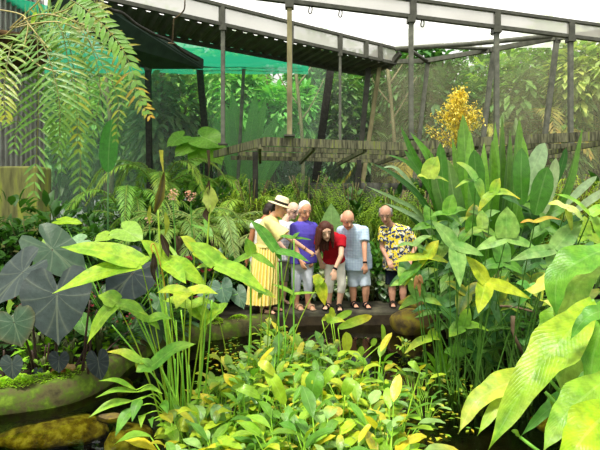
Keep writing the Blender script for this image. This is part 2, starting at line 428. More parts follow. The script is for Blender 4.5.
def m_check(name, a, b, scale):
    m, n, l, o = newmat(name)
    tc = n.new('ShaderNodeTexCoord'); sp = n.new('ShaderNodeSeparateXYZ'); l.new(tc.outputs['Object'], sp.inputs[0])
    f1 = math_(n, l, 'GREATER_THAN', math_(n, l, 'SINE', math_(n, l, 'MULTIPLY', sp.outputs[0], scale)), .72)
    f2 = math_(n, l, 'GREATER_THAN', math_(n, l, 'SINE', math_(n, l, 'MULTIPLY', sp.outputs[2], scale)), .72)
    f = math_(n, l, 'MULTIPLY', math_(n, l, 'ADD', f1, f2), .5)
    c = mixrgb(n, l, 'MIX', f, a, b)
    nt = noise(n, l, 14, 3); bp = n.new('ShaderNodeBump'); bp.inputs['Strength'].default_value = .35; bp.inputs['Distance'].default_value = .03
    l.new(nt.outputs[0], bp.inputs['Height'])
    p = n.new('ShaderNodeBsdfPrincipled'); p.inputs['Roughness'].default_value = .85; l.new(c, p.inputs['Base Color']); l.new(bp.outputs[0], p.inputs['Normal'])
    l.new(p.outputs[0], o.inputs[0]); return m
M['check'] = m_check('pale_blue_check_cloth', lin('b9cee4'), lin('9db6d4'), 160)
M['check_white'] = m_check('white_grey_check_cloth', lin('e4e6ea'), lin('9aa6b8'), 130)
# ---------------------------------------------------------------- terrain and pond
POND = [(-5.2, .3), (-5.2, 3.35), (-4.2, 3.5), (-3.3, 3.72), (-2.57, 4.0), (-2.15, 4.2), (-1.98, 4.55), (-1.95, 5.1), (-1.8, 5.6), (-1.4, 6.0), (-.9, 6.3), (-.4, 6.62),
        (.1, 6.8), (1.5, 6.83), (1.95, 6.5), (2.35, 5.8), (2.8, 5.0), (3.2, 4.0), (3.4, 2.0), (3.4, .3)]
WZ = -.2
def seg_d(px, py):
    P = np.array(POND); Q = np.roll(P, -1, axis=0)
    d = np.full(px.shape, 1e9); ins = np.zeros(px.shape, bool)
    for (ax, ay), (bx, by) in zip(P, Q):
        vx, vy = bx - ax, by - ay
        t = np.clip(((px - ax) * vx + (py - ay) * vy) / (vx * vx + vy * vy), 0, 1)
        d = np.minimum(d, np.hypot(px - ax - t * vx, py - ay - t * vy))
        cr = ((ay > py) != (by > py)) & (px < (bx - ax) * (py - ay) / ((by - ay) if by != ay else 1e-9) + ax)
        ins ^= cr
    return np.where(ins, -d, d)
xs = np.concatenate([np.arange(-16, -6, 1.0), np.arange(-6, 6, .12), np.arange(6, 18, 1.0)])
ys = np.concatenate([np.arange(-2, 0, .5), np.arange(0, 8.4, .12), np.arange(8.5, 26, .7)])
GX, GY = np.meshgrid(xs, ys)
SD = seg_d(GX, GY)
h = np.clip(SD / .14, -1, 1)
GZ = np.where(h < 0, h * .75, 0) - .035 * (SD > .14) + .03 * np.sin(GX * 3.1) * np.cos(GY * 2.7) * (SD > .3) * ((GX < -1.6) | (GX > 3.2) | (GY > 7.9)) - .02
GZ = np.where((h < 0), GZ + .03 * np.sin(GX * 5) * np.sin(GY * 4), GZ)
GZ = np.where((SD > 0) & (SD <= .14), -.05, GZ)
mb = MB(); ny, nx = GX.shape
mb.add(np.stack([GX, GY, GZ], -1).reshape(-1, 3), [(j * nx + i, j * nx + i + 1, (j + 1) * nx + i + 1, (j + 1) * nx + i) for j in range(ny - 1) for i in range(nx - 1)])
struct(mb, 'ground', M['soil'], True)
mb = MB(); quad(mb, [(-5.4, .2, WZ), (3.6, .2, WZ), (3.6, 7.0, WZ), (-5.4, 7.0, WZ)])
struct(mb, 'pond_water', M['water'])
def sweep(name, pts, rx, rz, zc, mat, n=10, sub=5, nz_=.02):
    C = spline([(x, y, zc) for x, y in pts], len(pts) * sub); T = np.gradient(C, axis=0)
    vs = []
    for i, p in enumerate(C):
        t = nz(T[i]); s = np.array([t[1], -t[0], 0])
        for k in range(n):
            a = 2 * math.pi * k / n; ca, sa = math.cos(a), math.sin(a)
            ca = math.copysign(abs(ca) ** .6, ca); sa = math.copysign(abs(sa) ** .6, sa)
            w_ = 1 + nz_ * 3 * math.sin(i * .9 + k) + nz_ * 3 * math.sin(i * .37 + 2 * k)
            vs.append(p + s * rx * ca * w_ + np.array([0, 0, rz * sa * w_]))
    m_ = len(C)
    fs = [(i * n + j, i * n + (j + 1) % n, (i + 1) * n + (j + 1) % n, (i + 1) * n + j) for i in range(m_ - 1) for j in range(n)]
    fs += [tuple(range(n))[::-1], tuple((m_ - 1) * n + j for j in range(n))]
    mb = MB(); mb.add(vs, fs); return mb
tag(solo(sweep('kerb', POND[1:12], .15, .17, -.15, M['moss']), 'pond_kerb', M['moss']), kind='structure')
# paved walk with its own straight front edge
C = [(-1.9, 6.12), (-1.35, 6.22), (-.9, 6.42), (-.4, 6.66), (.1, 6.83), (1.6, 6.84), (2.3, 6.9), (3.6, 7.0), (3.6, 7.62), (1.6, 7.56), (0, 7.6), (-1.2, 7.3), (-2.0, 7.0)]
mb = MB(); quad(mb, [(x, y, .0) for x, y in C], t=0)
k = len(C); top = [(x, y, 0) for x, y in C]; bot = [(x, y, -.34) for x, y in C]
mb = MB(); mb.add(top + bot, [tuple(range(k)), tuple(range(k, 2 * k))[::-1]] + [(k + i, k + (i + 1) % k, (i + 1) % k, i) for i in range(k)])
o = struct(mb, 'path', M['concrete'])
bv = o.modifiers.new('bevel', 'BEVEL'); bv.width = .025; bv.segments = 2; bv.limit_method = 'ANGLE'
# rocks below the water and boulders at the far edge
rr_ = random.Random(3)
def rock(name, c, r, mat, label, group=None, n=.10, seed=1, cat='rock'):
    rg = random.Random(seed); mb = MB(); ball(mb, c, r, (.3, .3, .2), 20, 12, noise=n, rg=rg)
    z = min(v[2] for v in np.concatenate(mb.v))
    return solo(mb, name, mat, label, cat, group, loc=(c[0], c[1], z))
def wz(x, y, dz=0):       # point on the pond floor seen at pixel x, y
    z = WZ - dz; Y = (CZ - z) * F / (y - HY); return ((x - 300) / F * Y, Y, z)
rock('submerged_rock', wz(70, 368, .22), (.42, .22, .12), M['pondrock'], 'flat algae covered rock under water below the mossy kerb', seed=2)
rock('submerged_rock', wz(40, 428, .24), (.62, .30, .13), M['pondrock'], 'largest golden algae rock under the water at bottom left', seed=3)
rock('submerged_rock', wz(112, 388, .20), (.20, .22, .12), M['pondrock'], 'rounded underwater rock beneath the drooping lance leaves', seed=4)
rock('submerged_rock', wz(128, 440, .22), (.2, .16, .12), M['pondrock'], 'small underwater rock beside the leafy mat at bottom', seed=5)
rock('submerged_rock', wz(565, 425, .24), (.30, .18, .1), M['pondrock'], 'brown rock under water below the giant lime leaves', seed=6)
rock('pond_stone', (wz(112, 416)[0], wz(112, 416)[1], WZ - .02), (.13, .07, .035), M['mossrock'], 'pale mossy stone just breaking the water surface at lower left', seed=8)
rock('boulder', at(412, 322, 6.42) , (.31, .24, .19), M['mossrock'], 'big yellow mossed boulder rising from the pond edge', seed=9)
rock('boulder', at(420, 303, 6.88), (.32, .14, .12), M['mossrock'], 'flatter mossy boulder lying behind the big one', seed=10)
rock('boulder', at(446, 305, 6.55), (.16, .14, .13), M['concrete'], 'small pale round boulder right of the mossy ones', seed=12)

# ---------------------------------------------------------------- screen house
ZT = 5.4
def col_post(name, a, b, wd, dp, mat, label, group=None, parts=None):
    root = thing(name, label, 'post', (b[0], b[1], 0), group)
    d = (np.array(b) - np.array(a)); e = np.array(a) + d * ((a[2] + .02) / (a[2] - b[2]))
    mb = MB(); bar(mb, a, e, wd, dp); part(mb, 'post_shaft', mat, root, smooth=False)
    mb = MB(); box(mb, (e[0], e[1], .03), wd * 1.9, dp * 1.9, .1); part(mb, 'post_foot', M['concrete'], root, smooth=False)
    mb = MB(); bar(mb, np.array(a) + (0, 0, -.12), np.array(a) + (0, 0, .0), wd * 1.2, dp * 1.2); part(mb, 'post_bracket', M['darksteel'], root, smooth=False)
    return root
col_post('wall_post', at(199, 62, 12.4), at(206, 140, 12.4), .16, .14, M['darkwood'], 'black wall post left of the green netting panels')
col_post('wall_post', at(244, 64, 12.3), at(240, 140, 12.3), .08, .08, M['greysteel'], 'thin grey green post behind the big paddle leaves')
col_post('wall_post', at(331, 66, 12.2), at(321, 140, 12.2), .2, .12, M['darkwood'], 'wide dark leaning post at the middle of the rear wall')
col_post('wall_post', at(369, 62, 12.0), at(361, 145, 12.0), .13, .10, M['darksteel'], 'dark leaning post just left of the pale wooden one')
col_post('wall_post', at(381, 56, 11.9), at(368, 145, 11.9), .10, .10, M['palewood'], 'pale yellowish wooden post leaning to the right')
col_post('wall_post', at(428, 60, 12.6), at(418, 148, 12.6), .1, .1, M['greysteel'], 'grey slanted post left of the yellow flower panicle')
col_post('wall_post', at(494, 47, 11.4), at(483, 140, 11.4), .1, .1, M['greysteel'], 'grey slanted post right of the yellow flower panicle')
col_post('wall_post', at(557, 38, 11.0), at(545, 135, 11.0), .1, .1, M['greysteel'], 'grey slanted post nearest the right edge')
col_post('wall_post', at(148, 66, 11.2), at(149, 140, 11.2), .12, .12, M['darkwood'], 'black post between green and grey netting at left')
WP = [(-90, 6.6), (45, 9.3), (148, 11.25), (203, 12.45), (243, 12.35), (327, 12.25), (371, 12.05), (424, 12.65), (490, 11.45), (552, 11.05), (720, 9.2)]
WM = ['siding', 'net_green', 'net_grey', 'net_green', 'net_green', 'net_clear', 'net_beige', 'net_beige', 'net_beige', 'net_beige']
WN = ['wall_left', 'netting_panel'] + ['netting_panel'] * 8
ztop = [5.6, 5.5, 5.4, 5.4, 5.4, 5.35, 5.4, 5.4, 5.42, 5.45, 5.5]
for i in range(10):
    (xa, Ya), (xb, Yb) = WP[i], WP[i + 1]
    a = at(xa, HY, Ya); b = at(xb, HY, Yb); mb = MB()
    if i == 0:
        # corrugated siding
        nn = 90; vs = []
        for k in range(nn + 1):
            p = a.lerp(b, k / nn); off = .03 * (1 if k % 4 < 2 else -1)
            vs += [(p.x + off, p.y - off, -.05), (p.x + off, p.y - off, ztop[0])]
        mb.add(vs, [(2 * k, 2 * k + 2, 2 * k + 3, 2 * k + 1) for k in range(nn)])
        struct(mb, 'wall_left', M['siding'])
    else:
        vs = []; nn = 12
        for k in range(nn + 1):
            p = a.lerp(b, k / nn)
            for q in range(9):
                zz = -.03 + (ztop[i] + (ztop[i + 1] - ztop[i]) * k / nn) * q / 8
                vs.append((p.x, p.y + .015 * math.sin(k * 1.3 + q), zz))
        mb.add(vs, [(k * 9 + q, (k + 1) * 9 + q, (k + 1) * 9 + q + 1, k * 9 + q + 1) for k in range(nn) for q in range(8)])
        struct(mb, 'trim_%d' % i if False else 'wall_netting', M[WM[i]], True)
# rails along the heads of the wall
def rail(name, pts, r, mat):
    mb = MB()
    for a, b in zip(pts[:-1], pts[1:]): bar(mb, a, b, r * 1.2, r * 1.6)
    return tag(solo(mb, name, mat, smooth=False), kind='structure')
def pipe(name, pts, r, mat):
    mb = MB(); tube(mb, pts, r, n=8); return tag(solo(mb, name, mat), kind='structure')
rail('head_rail', [at(120, 61, 10.9), at(148, 65, 11.2), at(200, 60, 12.4), at(300, 60, 12.3)], .09, M['darkwood'])
rail('head_rail', [at(200, 66, 12.0), at(250, 65, 12.1), at(300, 58, 12.0)], .05, M['darksteel'])
rail('head_rail', [at(327, 66, 12.2), at(372, 62, 12.0), at(425, 61, 12.6), at(490, 50, 11.4), at(555, 38, 11.0), at(720, 18, 9.4)], .07, M['greysteel'])
pipe('roof_pipe', [at(395, 49, 11.6), at(470, 44, 11.2), at(552, 36, 10.9)], .06, M['greysteel'])
pipe('roof_brace', [at(402, 50, 11.6), at(413, 52, 12.0), at(428, 62, 12.6)], .05, M['darksteel'])
pipe('roof_brace', [at(440, 47, 11.6), at(494, 49, 11.4)], .045, M['greysteel'])
# long fascia bands
def band(name, a, b, zlo, zhi, n, xpost, right=False):
    """pale netting band between two steel rails"""
    a = Vector(a); b = Vector(b)
    mb = MB(); quad(mb, [(a.x, a.y, zlo), (b.x, b.y, zlo), (b.x, b.y, zhi), (a.x, a.y, zhi)])
    tag(solo(mb, name + '_netting', M['fascia_net'], smooth=False), kind='structure')
    for z, h_ in ((zlo, .07), (zhi, .06)):
        mb = MB(); bar(mb, (a.x, a.y, z), (b.x, b.y, z), .08, h_); tag(solo(mb, name + '_rail', M['darksteel'], smooth=False), kind='structure')
    for px in xpost:
        k = (px - 300) / F; d = b - a
        t = (k * a.y - a.x) / (d.x - k * d.y); p = a + d * t
        mb = MB(); bar(mb, (p.x, p.y, zlo - .02), (p.x, p.y, zhi + .02), .12, .1); tag(solo(mb, name + '_stiffener', M['darksteel'], smooth=False), kind='structure')
A0 = Vector((-4.1, 7.6, 0)); A1 = Vector((2.42, 11.8, 0))
band('fascia_band', A0, A1, 5.12, 5.5, 5, (222, 291, 340, 366, 380))
B0 = Vector((-1.3, 7.83, 0)); B1 = Vector((8.0, 10.5, 0))
band('roof_band', B0, B1, 5.1, 5.42, 5, (413, 497, 571))
mb = MB(); bar(mb, at(378, 52, 11.6), at(366, 62, 12.0), .1, .1); bar(mb, at(400, 53, 11.6), at(388, 68, 11.9), .1, .12)
tag(solo(mb, 'rail_bracket', M['darksteel'], smooth=False), kind='structure')
# vertical front posts: from the band down to the pergola
def on_line(a, b, px):
    k = (px - 300) / F; d = b - a; t = (k * a.y - a.x) / (d.x - k * d.y); return a + d * t
def front_post(px, a, b, ztop_, zbot, r, label, mat='greysteel'):
    p = on_line(a, b, px); root = thing('hanger_post', label, 'post', (p.x, p.y, zbot))
    mb = MB(); bar(mb, (p.x, p.y, ztop_), (p.x, p.y, zbot), r, r); part(mb, 'post_shaft', M[mat], root, smooth=False)
    mb = MB(); box(mb, (p.x, p.y, ztop_ - .06), r * 1.8, r * 1.8, .12); part(mb, 'post_bracket', M['darksteel'], root, smooth=False)
    mb = MB(); box(mb, (p.x, p.y, zbot + .015), r * 2.2, r * 2.2, .03); part(mb, 'post_foot', M['darksteel'], root, smooth=False)
front_post(223, A0, A1, 5.12, 2.74, .075, 'slim steel post dropping to the left end of the pergola')
front_post(291, A0, A1, 5.12, 2.74, .06, 'slim steel post tucked directly behind the mossy central one')
front_post(289.5, B0, B1, 5.1, 2.74, .085, 'tall mossy steel post in the centre reaching the roof band', 'palewood')
front_post(340, A0, A1, 5.12, 2.74, .06, 'slim steel post in front of the clear netting')
front_post(411, B0, B1, 5.1, 2.78, .08, 'tall steel post left of the slanted post by the panicle')
front_post(496.5, B0, B1, 5.1, 2.78, .085, 'tall steel post right of the yellow panicle')
front_post(570.5, B0, B1, 5.1, 2.78, .085, 'rightmost tall steel post above the mossy boards')
# corrugated strip behind the band, green cloth, dark fascia board
def strip(name, P0, P1, Q0, Q1, n, mat, amp=.03, thick=0):
    P0, P1, Q0, Q1 = map(lambda v: np.array(v, float), (P0, P1, Q0, Q1)); vs = []
    for k in range(n + 1):
        t = k / n; o_ = np.array([0, 0, amp if k % 4 < 2 else -amp]); vs += [P0 + (P1 - P0) * t + o_, Q0 + (Q1 - Q0) * t + o_]
    mb = MB(); mb.add(vs, [(2 * k, 2 * k + 2, 2 * k + 3, 2 * k + 1) for k in range(n)]); return tag(solo(mb, name, mat, smooth=False), kind='structure')
M['corr'] = m_ramp('dark_corrugated_sheet', [(.3, lin('46463c')), (.7, lin('5f5f52'))], 5, rough=.5, bump=.1)
M['bluegreen'] = m_ramp('dark_green_board', [(.3, lin('22312a')), (.7, lin('2f4338'))], 5, rough=.6, bump=.1)
strip('gutter_sheet', (A0.x, A0.y, 5.08), (A1.x, A1.y, 5.08), (A0.x - .5, A0.y + .9, 5.04), (A1.x - .5, A1.y + .75, 5.04), 128, M['corr'], .025)
mb = MB()
bar(mb, (A0.x - .5, A0.y + .9, 5.0), (A1.x - .5, A1.y + .7, 5.0), .07, .08); tag(solo(mb, 'gutter_rail', M['darksteel'], smooth=False), kind='structure')
mb = MB(); nn = 16; vs = []
for i in range(nn + 1):
    for j in range(9):
        x = -9 + (A1.x - 2.2 + 9) * i / nn; yl = A0.y + .95 + (x - A0.x + .5) * (A1.y - A0.y) / (A1.x - A0.x)
        yl = max(yl, 6.0); y = yl + (13.0 - yl) * j / 8
        vs.append((x, y, 5.2 + .18 * math.sin(j / 8 * math.pi) * (-.6) + .02 * math.sin(i * 2.1 + j)))
mb.add(vs, [(i * 9 + j, (i + 1) * 9 + j, (i + 1) * 9 + j + 1, i * 9 + j + 1) for i in range(nn) for j in range(8)])
tag(solo(mb, 'ceiling_green_cloth', M['green_cloth']), kind='structure')
# sloping dark boards below the cloth
mb = MB(); quad(mb, [at(70, -8, 6.9), at(115, 14, 7.5), at(203, 61, 9.6), at(203, 69, 9.6), at(150, 69, 8.9), at(95, 38, 7.5), at(50, 6, 6.8)], t=.04)
tag(solo(mb, 'fascia_board', M['bluegreen'], smooth=False), kind='structure')
mb = MB(); tube(mb, spline([at(96, 0, 6.9), at(112, 10, 7.2), at(122, 13, 7.3), at(136, 24, 7.6), at(148, 31, 7.9), at(158, 36, 8.1), at(170, 41, 8.4), at(184, 52, 8.8), at(198, 60, 9.2)], 60), .028)
tag(solo(mb, 'dark_hose', M['darkwood'], 'sagging black hose strung along the dark green fascia board', 'hose'))
mb = MB(); tube(mb, spline([at(100, 42, 9.5), at(120, 55, 10.5), at(150, 64, 11.3)], 8), .04); tag(solo(mb, 'head_rail', M['palewood']), kind='structure')
# white roof sheets
mb = MB(); nn = 14; vs = []
for i in range(nn + 1):
    for j in range(15):
        x = -7 + 17 * i / nn; y = 1.0 + 12.6 * j / 14
        vs.append((x, y, 6.55 - .03 * j + .05 * math.sin(i * 1.7) * math.sin(j * .9)))
mb.add(vs, [(i * 15 + j, (i + 1) * 15 + j, (i + 1) * 15 + j + 1, i * 15 + j + 1) for i in range(nn) for j in range(14)])
tag(solo(mb, 'roof_sheet', M['white_sheet']), kind='structure')
for k, (xx, yy) in enumerate(((341, 12), (311, 5), (423, 22), (493, 30))):
    kk = (xx - 300) / F; dd = B1 - B0; tt = (kk * B0.y - B0.x) / (dd.x - kk * dd.y); p = B0 + dd * tt; p.z = 5.075; mb = MB()
    tube(mb, spline([p, p + V(.02, 0, -.06), p + V(0, 0, -.14), p + V(-.04, 0, -.12), p + V(-.03, 0, -.02)], 12), .012, n=5)
    tag(solo(mb, 'wire_hook', M['darksteel'], ['tiny wire hook under the roof band near the centre', 'tiny wire hook right beside the mossy central post at the top', 'tiny wire hook just right of the second tall post', 'tiny wire hook at the head of the panicle side post'][k], 'hook'))
mb = MB(); tube(mb, spline([at(185, 0, 7.5), at(184, 10, 7.6), at(177, 17, 7.7), at(174, 19, 7.7), at(173, 30, 7.8), at(172, 42, 7.9), at(168, 43, 7.9), at(176, 44, 7.9)], 30), .012, (.3, .26, .2), 5)
tag(solo(mb, 'hanging_wire', M['bark'], 'kinked wire hanging under the green cloth at upper left', 'wire'))

# ---------------------------------------------------------------- mossy board pergola
PZ = 2.72
PC = [(-1.85, 10.1), (-.59, 8.05), (1.9, 8.75), (3.35, 7.95), (5.6, 7.1)]
root = thing('board_pergola', 'raised shelf of mossy weathered boards behind the visitors', 'pergola', (1.5, 8.9, 0))
def board(a, b, z, h_=.15, t_=.05, nm='fascia_plank'):
    mb = MB(); n = 10; p = spline([(*a, z), (*b, z)], n)
    for q in range(n - 1): bar(mb, p[q], p[q + 1] * 1.0, t_, h_)
    part(mb, nm, M['mosswood'], root, smooth=False)
for a, b in zip(PC[:-1], PC[1:]): board(a, b, PZ - .075)
for dy, x0, x1 in ((.9, -1.0, 5.2), (1.8, -1.3, 5.6), (2.7, -1.6, 6.0)):
    board((x0, 8.1 + dy), (1.9, 8.85 + dy), PZ - .08, .09)
    board((1.9, 8.85 + dy), (x1, 7.6 + dy), PZ - .08, .09)
for k in range(7):
    x = -.7 + .95 * k; y0 = float(np.interp(x, [c[0] for c in PC[1:]], [c[1] for c in PC[1:]])) + .08
    board((x, y0), (x - .25, y0 + 3.0), PZ - .15, .08, .06, 'cross_beam')
for x, y in ((-.9, 9.4), (1.4, 11.1), (3.2, 10.6), (5.0, 9.9)):
    mb = MB(); bar(mb, (x, y, -.04), (x, y, PZ - .1), .1, .1); part(mb, 'support_post', M['darkwood'], root, smooth=False)

# mossy block at the left edge
mb = MB(); c = at(8, 190, 8.2)
p0 = at(-30, 166, 8.2); p1 = at(38, 166, 8.2)
M['limewall'] = m_ramp('algae_stained_pillar', [(.3, lin('45452c')), (.5, lin('6d7040')), (.65, lin('808a34')), (.8, lin('96985c'))], 3, 8, stretch=(3, 3, .5))
p0 = at(-22, 166, 7.0); p1 = at(38, 166, 7.0)
box(mb, ((p0.x + p1.x) / 2, 7.2, p0.z / 2 - .02), p1.x - p0.x, .4, p0.z + .04)
o = solo(mb, 'masonry_pier', M['limewall'], 'square algae stained pier at the left edge below the fronds', 'pillar', smooth=False, loc=((p0.x + p1.x) / 2, 7.2, 0))
bv = o.modifiers.new('bevel', 'BEVEL'); bv.width = .03; bv.segments = 2
# low dark rock face under the pergola
rg = random.Random(21)
mb = MB(); nu, nv = 40, 18; vs = []
for side in (0, 1):
    for i in range(nu + 1):
        for j in range(nv + 1):
            x = .2 + 5.2 * i / nu; z = -.1 + 2.2 * j / nv
            y = 11.6 - side * -.5 + (0 if side else .12 * math.sin(x * 4.1 + z * 2) + .1 * math.sin(z * 6 + x) + .06 * math.sin(x * 11))
            vs.append((x, y, z))
o1 = (nu + 1) * (nv + 1); q = lambda i, j: i * (nv + 1) + j
fs = [(q(i, j), q(i + 1, j), q(i + 1, j + 1), q(i, j + 1)) for i in range(nu) for j in range(nv)]
fs += [tuple(o1 + x for x in f[::-1]) for f in fs]
fs += [(q(i, nv), q(i + 1, nv), o1 + q(i + 1, nv), o1 + q(i, nv)) for i in range(nu)]
mb.add(vs, fs)
M['darkrock'] = m_ramp('dark_rock', [(.3, lin('2a2b26')), (.6, lin('4c4e46')), (.8, lin('6b6d62'))], 5, 8, rough=.9, stretch=(2, 2, .5), bump=.8)
tag(solo(mb, 'rock_face', M['darkrock']), kind='structure')
# ---------------------------------------------------------------- people
def cone(mb, a, b, ra, rb, n=14, flat_a=False, flat_b=False, sq=1.0, sqdir=None):
    """closed tapered limb with rounded (or flat) ends; sq squeezes it along sqdir"""
    a = np.array(a, float); b = np.array(b, float); t = nz(b - a)
    u = nz(np.cross(t, [0.13, 1, .02])) if sqdir is None else nz(np.array(sqdir, float) - t * np.dot(sqdir, t)); v = np.cross(t, u)
    rings = []
    if not flat_a: rings += [(a - t * ra * math.sin(q), ra * math.cos(q)) for q in (1.35, .95, .5)]
    rings += [(a, ra), (a * .5 + b * .5, (ra + rb) / 2), (b, rb)]
    if not flat_b: rings += [(b + t * rb * math.sin(q), rb * math.cos(q)) for q in (.5, .95, 1.35)]
    vs = []
    for c, r in rings:
        for k in range(n):
            q = 2 * math.pi * k / n; vs.append(c + u * r * sq * math.cos(q) + v * r * math.sin(q))
    m = len(rings)
    fs = [(i * n + j, i * n + (j + 1) % n, (i + 1) * n + (j + 1) % n, (i + 1) * n + j) for i in range(m - 1) for j in range(n)]
    fs += [tuple(range(n))[::-1], tuple((m - 1) * n + j for j in range(n))]
    mb.add(vs, fs)
def fuse(mb, voxel, smooth_it=4, org=(0, 0, 0)):
    """union of everything collected, as one continuous surface"""
    me = mb.mesh('tmp', org); me.color_attributes.remove(me.color_attributes[0])
    o = bpy.data.objects.new('tmp', me); COL.objects.link(o)
    r = o.modifiers.new('r', 'REMESH'); r.mode = 'VOXEL'; r.voxel_size = voxel
    if smooth_it:
        s = o.modifiers.new('s', 'SMOOTH'); s.iterations = smooth_it; s.factor = .5
    dg = bpy.context.evaluated_depsgraph_get(); out = bpy.data.meshes.new_from_object(o.evaluated_get(dg))
    bpy.data.objects.remove(o); bpy.data.meshes.remove(me); return out
def paint(me, fn, org):
    n = len(me.vertices); v = np.zeros(n * 3); me.vertices.foreach_get('co', v); v = v.reshape(-1, 3) + np.array(org)
    c = fn(v); a = me.color_attributes.new('Col', 'FLOAT_COLOR', 'POINT')
    a.data.foreach_set('color', np.concatenate([c, np.ones((n, 1))], 1).astype(np.float32).ravel())
    me.polygons.foreach_set('use_smooth', [True] * len(me.polygons))
def add_mesh(me, name, mat, parent, label=None):
    me.name = name; o = bpy.data.objects.new(name, me); o.data.materials.clear(); o.data.materials.append(mat); COL.objects.link(o)
    o.parent = parent; ORG[o.name] = ORG[parent.name]
    return tag(o, label)
def fused_part(mb, name, mat, parent, col, voxel=.012, label=None, smooth_it=4):
    org = ORG[parent.name]; me = fuse(mb, voxel, smooth_it, org)
    paint(me, (lambda v: np.tile(np.array(col), (len(v), 1))) if not callable(col) else col, org)
    return add_mesh(me, name, mat, parent, label)
def lerp(a, b, t): return np.array(a) * (1 - t) + np.array(b) * t
def head_frame(face, up=(0, 0, 1)):
    f = nz(np.array(face, float)); u = np.array(up, float); s = nz(np.cross(f, u)); u = np.cross(s, f)   # s = the person's right
    return s, f, u
def person(label, J, skin, hair=None, group=None):
    """J: joints in world space: head, face(dir), neck, chest, waist, shoulders, elbows, wrists, hips, knees, ankles, toes"""
    root = thing('person', label, 'person', (J['hipL'][0] * .5 + J['hipR'][0] * .5, J['hipL'][1] * .5 + J['hipR'][1] * .5, 0), group)
    g = {k: np.array(v, float) for k, v in J.items() if hasattr(v, '__len__') and not isinstance(v, str)}
    mb = MB(); kb = J.get('k', 1.0); k = kb * 1.13
    hd = g['head']; s, f, u = head_frame(g['face'], J.get('up', (0, 0, 1)))
    fr = [s, f, u]
    ball(mb, hd + u * .025 * k, (.076 * k, .095 * k, .098 * k), nu=18, nv=12, fr=fr)                 # skull
    ball(mb, hd - u * .042 * k + f * .022 * k, (.060 * k, .067 * k, .067 * k), nu=16, nv=10, fr=fr)   # face and jaw
    cone(mb, hd + f * .085 * k + u * .012 * k, hd + f * .107 * k - u * .026 * k, .008 * k, .014 * k)  # nose
    cone(mb, hd + f * .077 * k - u * .063 * k - s * .018 * k, hd + f * .077 * k - u * .063 * k + s * .018 * k, .011 * k, .011 * k)  # lips
    ball(mb, hd + f * .066 * k - u * .090 * k, .022 * k)                                             # chin
    for q in (-1, 1):
        ball(mb, hd + s * q * .078 * k - f * .005 * k - u * .008 * k, (.012 * k, .022 * k, .033 * k), fr=fr)  # ears
        ball(mb, hd + f * .076 * k + s * q * .034 * k + u * .010 * k, .013 * k)                        # eye bulges
        cone(mb, hd + f * .084 * k + s * q * .014 * k + u * .034 * k, hd + f * .078 * k + s * q * .05 * k + u * .034 * k, .008 * k, .007 * k)
    k = kb; cone(mb, g['neck'], hd - u * .06 * k - f * .02 * k, .058 * k, .054 * k)
    cone(mb, g['shL'], g['shR'], .058 * k, .058 * k)
    mid = (g['shL'] + g['shR']) / 2; cone(mb, mid, g['neck'], .075 * k, .06 * k)
    ax = nz(g['shR'] - g['shL'])
    cone(mb, lerp(mid, g['chest'], .5), g['chest'], .125 * k, .13 * k, sq=1.25, sqdir=ax)
    cone(mb, g['chest'], g['waist'], .13 * k, J.get('belly', .115) * k, sq=1.15, sqdir=ax)
    hm = (g['hipL'] + g['hipR']) / 2
    cone(mb, g['waist'], hm, J.get('belly', .115) * k, .12 * k, sq=1.2, sqdir=ax)
    for q in 'LR':
        cone(mb, g['hip' + q], g['kn' + q], .088 * k, .055 * k); cone(mb, g['kn' + q], lerp(g['kn' + q], g['an' + q], .35), .054 * k, .056 * k)
        cone(mb, lerp(g['kn' + q], g['an' + q], .35), g['an' + q], .056 * k, .036 * k)
        t = g['toe' + q]; a = g['an' + q]
        cone(mb, (a[0], a[1], .035), t + (0, 0, .0), .034 * k, .028 * k); cone(mb, a, (a[0], a[1], .04), .036, .036)
        fdir = nz(t - a)
        for z in range(4):
            o_ = np.array([-fdir[1], fdir[0], 0]) * (z - 1.5) * .018
            cone(mb, t + o_, t + o_ + np.array([fdir[0], fdir[1], 0]) * .035 + (0, 0, -.008), .011, .009, 8)
        if 'el' + q in g:
            cone(mb, g['sh' + q], g['el' + q], .047 * k, .038 * k); cone(mb, g['el' + q], g['wr' + q], .038 * k, .026 * k)
            hand(mb, g['wr' + q], g.get('hand' + q, g['wr' + q] - g['el' + q]), g.get('palm' + q, np.array([0, 1.0, 0])), J.get('pose' + q, 'relax'), k, q)
    hair_c = np.array(J.get('browcol', (.12, .08, .05)))
    k = kb * 1.13
    def colour(v):
        c = np.tile(np.array(skin), (len(v), 1))
        d = v - hd; X = d @ s; Y = d @ f; Z = d @ u
        c = np.where(((np.abs(Z + .063 * k) < .0085 * k) & (np.abs(X) < .026 * k) & (Y > .05 * k))[:, None], np.array(J.get('lip', (.42, .14, .11))), c)
        eye = (np.abs(Z - .010 * k) < .0055 * k) & (np.abs(np.abs(X) - .034 * k) < .013 * k) & (Y > .05 * k)
        c = np.where(eye[:, None], np.array((.55, .50, .46)), c)
        iris = (np.abs(Z - .009 * k) < .0065 * k) & (np.abs(np.abs(X) - .034 * k) < .0065 * k) & (Y > .05 * k)
        c = np.where(iris[:, None], np.array((.03, .02, .015)), c)
        br = (np.abs(Z - .034 * k) < .006 * k) & (np.abs(np.abs(X) - .034 * k) < .022 * k) & (Y > .05 * k)
        c = np.where(br[:, None], hair_c, c)
        if 'stubble' in J:
            b_ = (Z < .07 * k) & (Z > -.04) & (Y < .02 * k) & (d @ d.T).diagonal() if False else None
        return c
    fused_part(mb, 'body', M['skin'], root, colour, .0085, smooth_it=3)
    return root, g, (s, f, u)
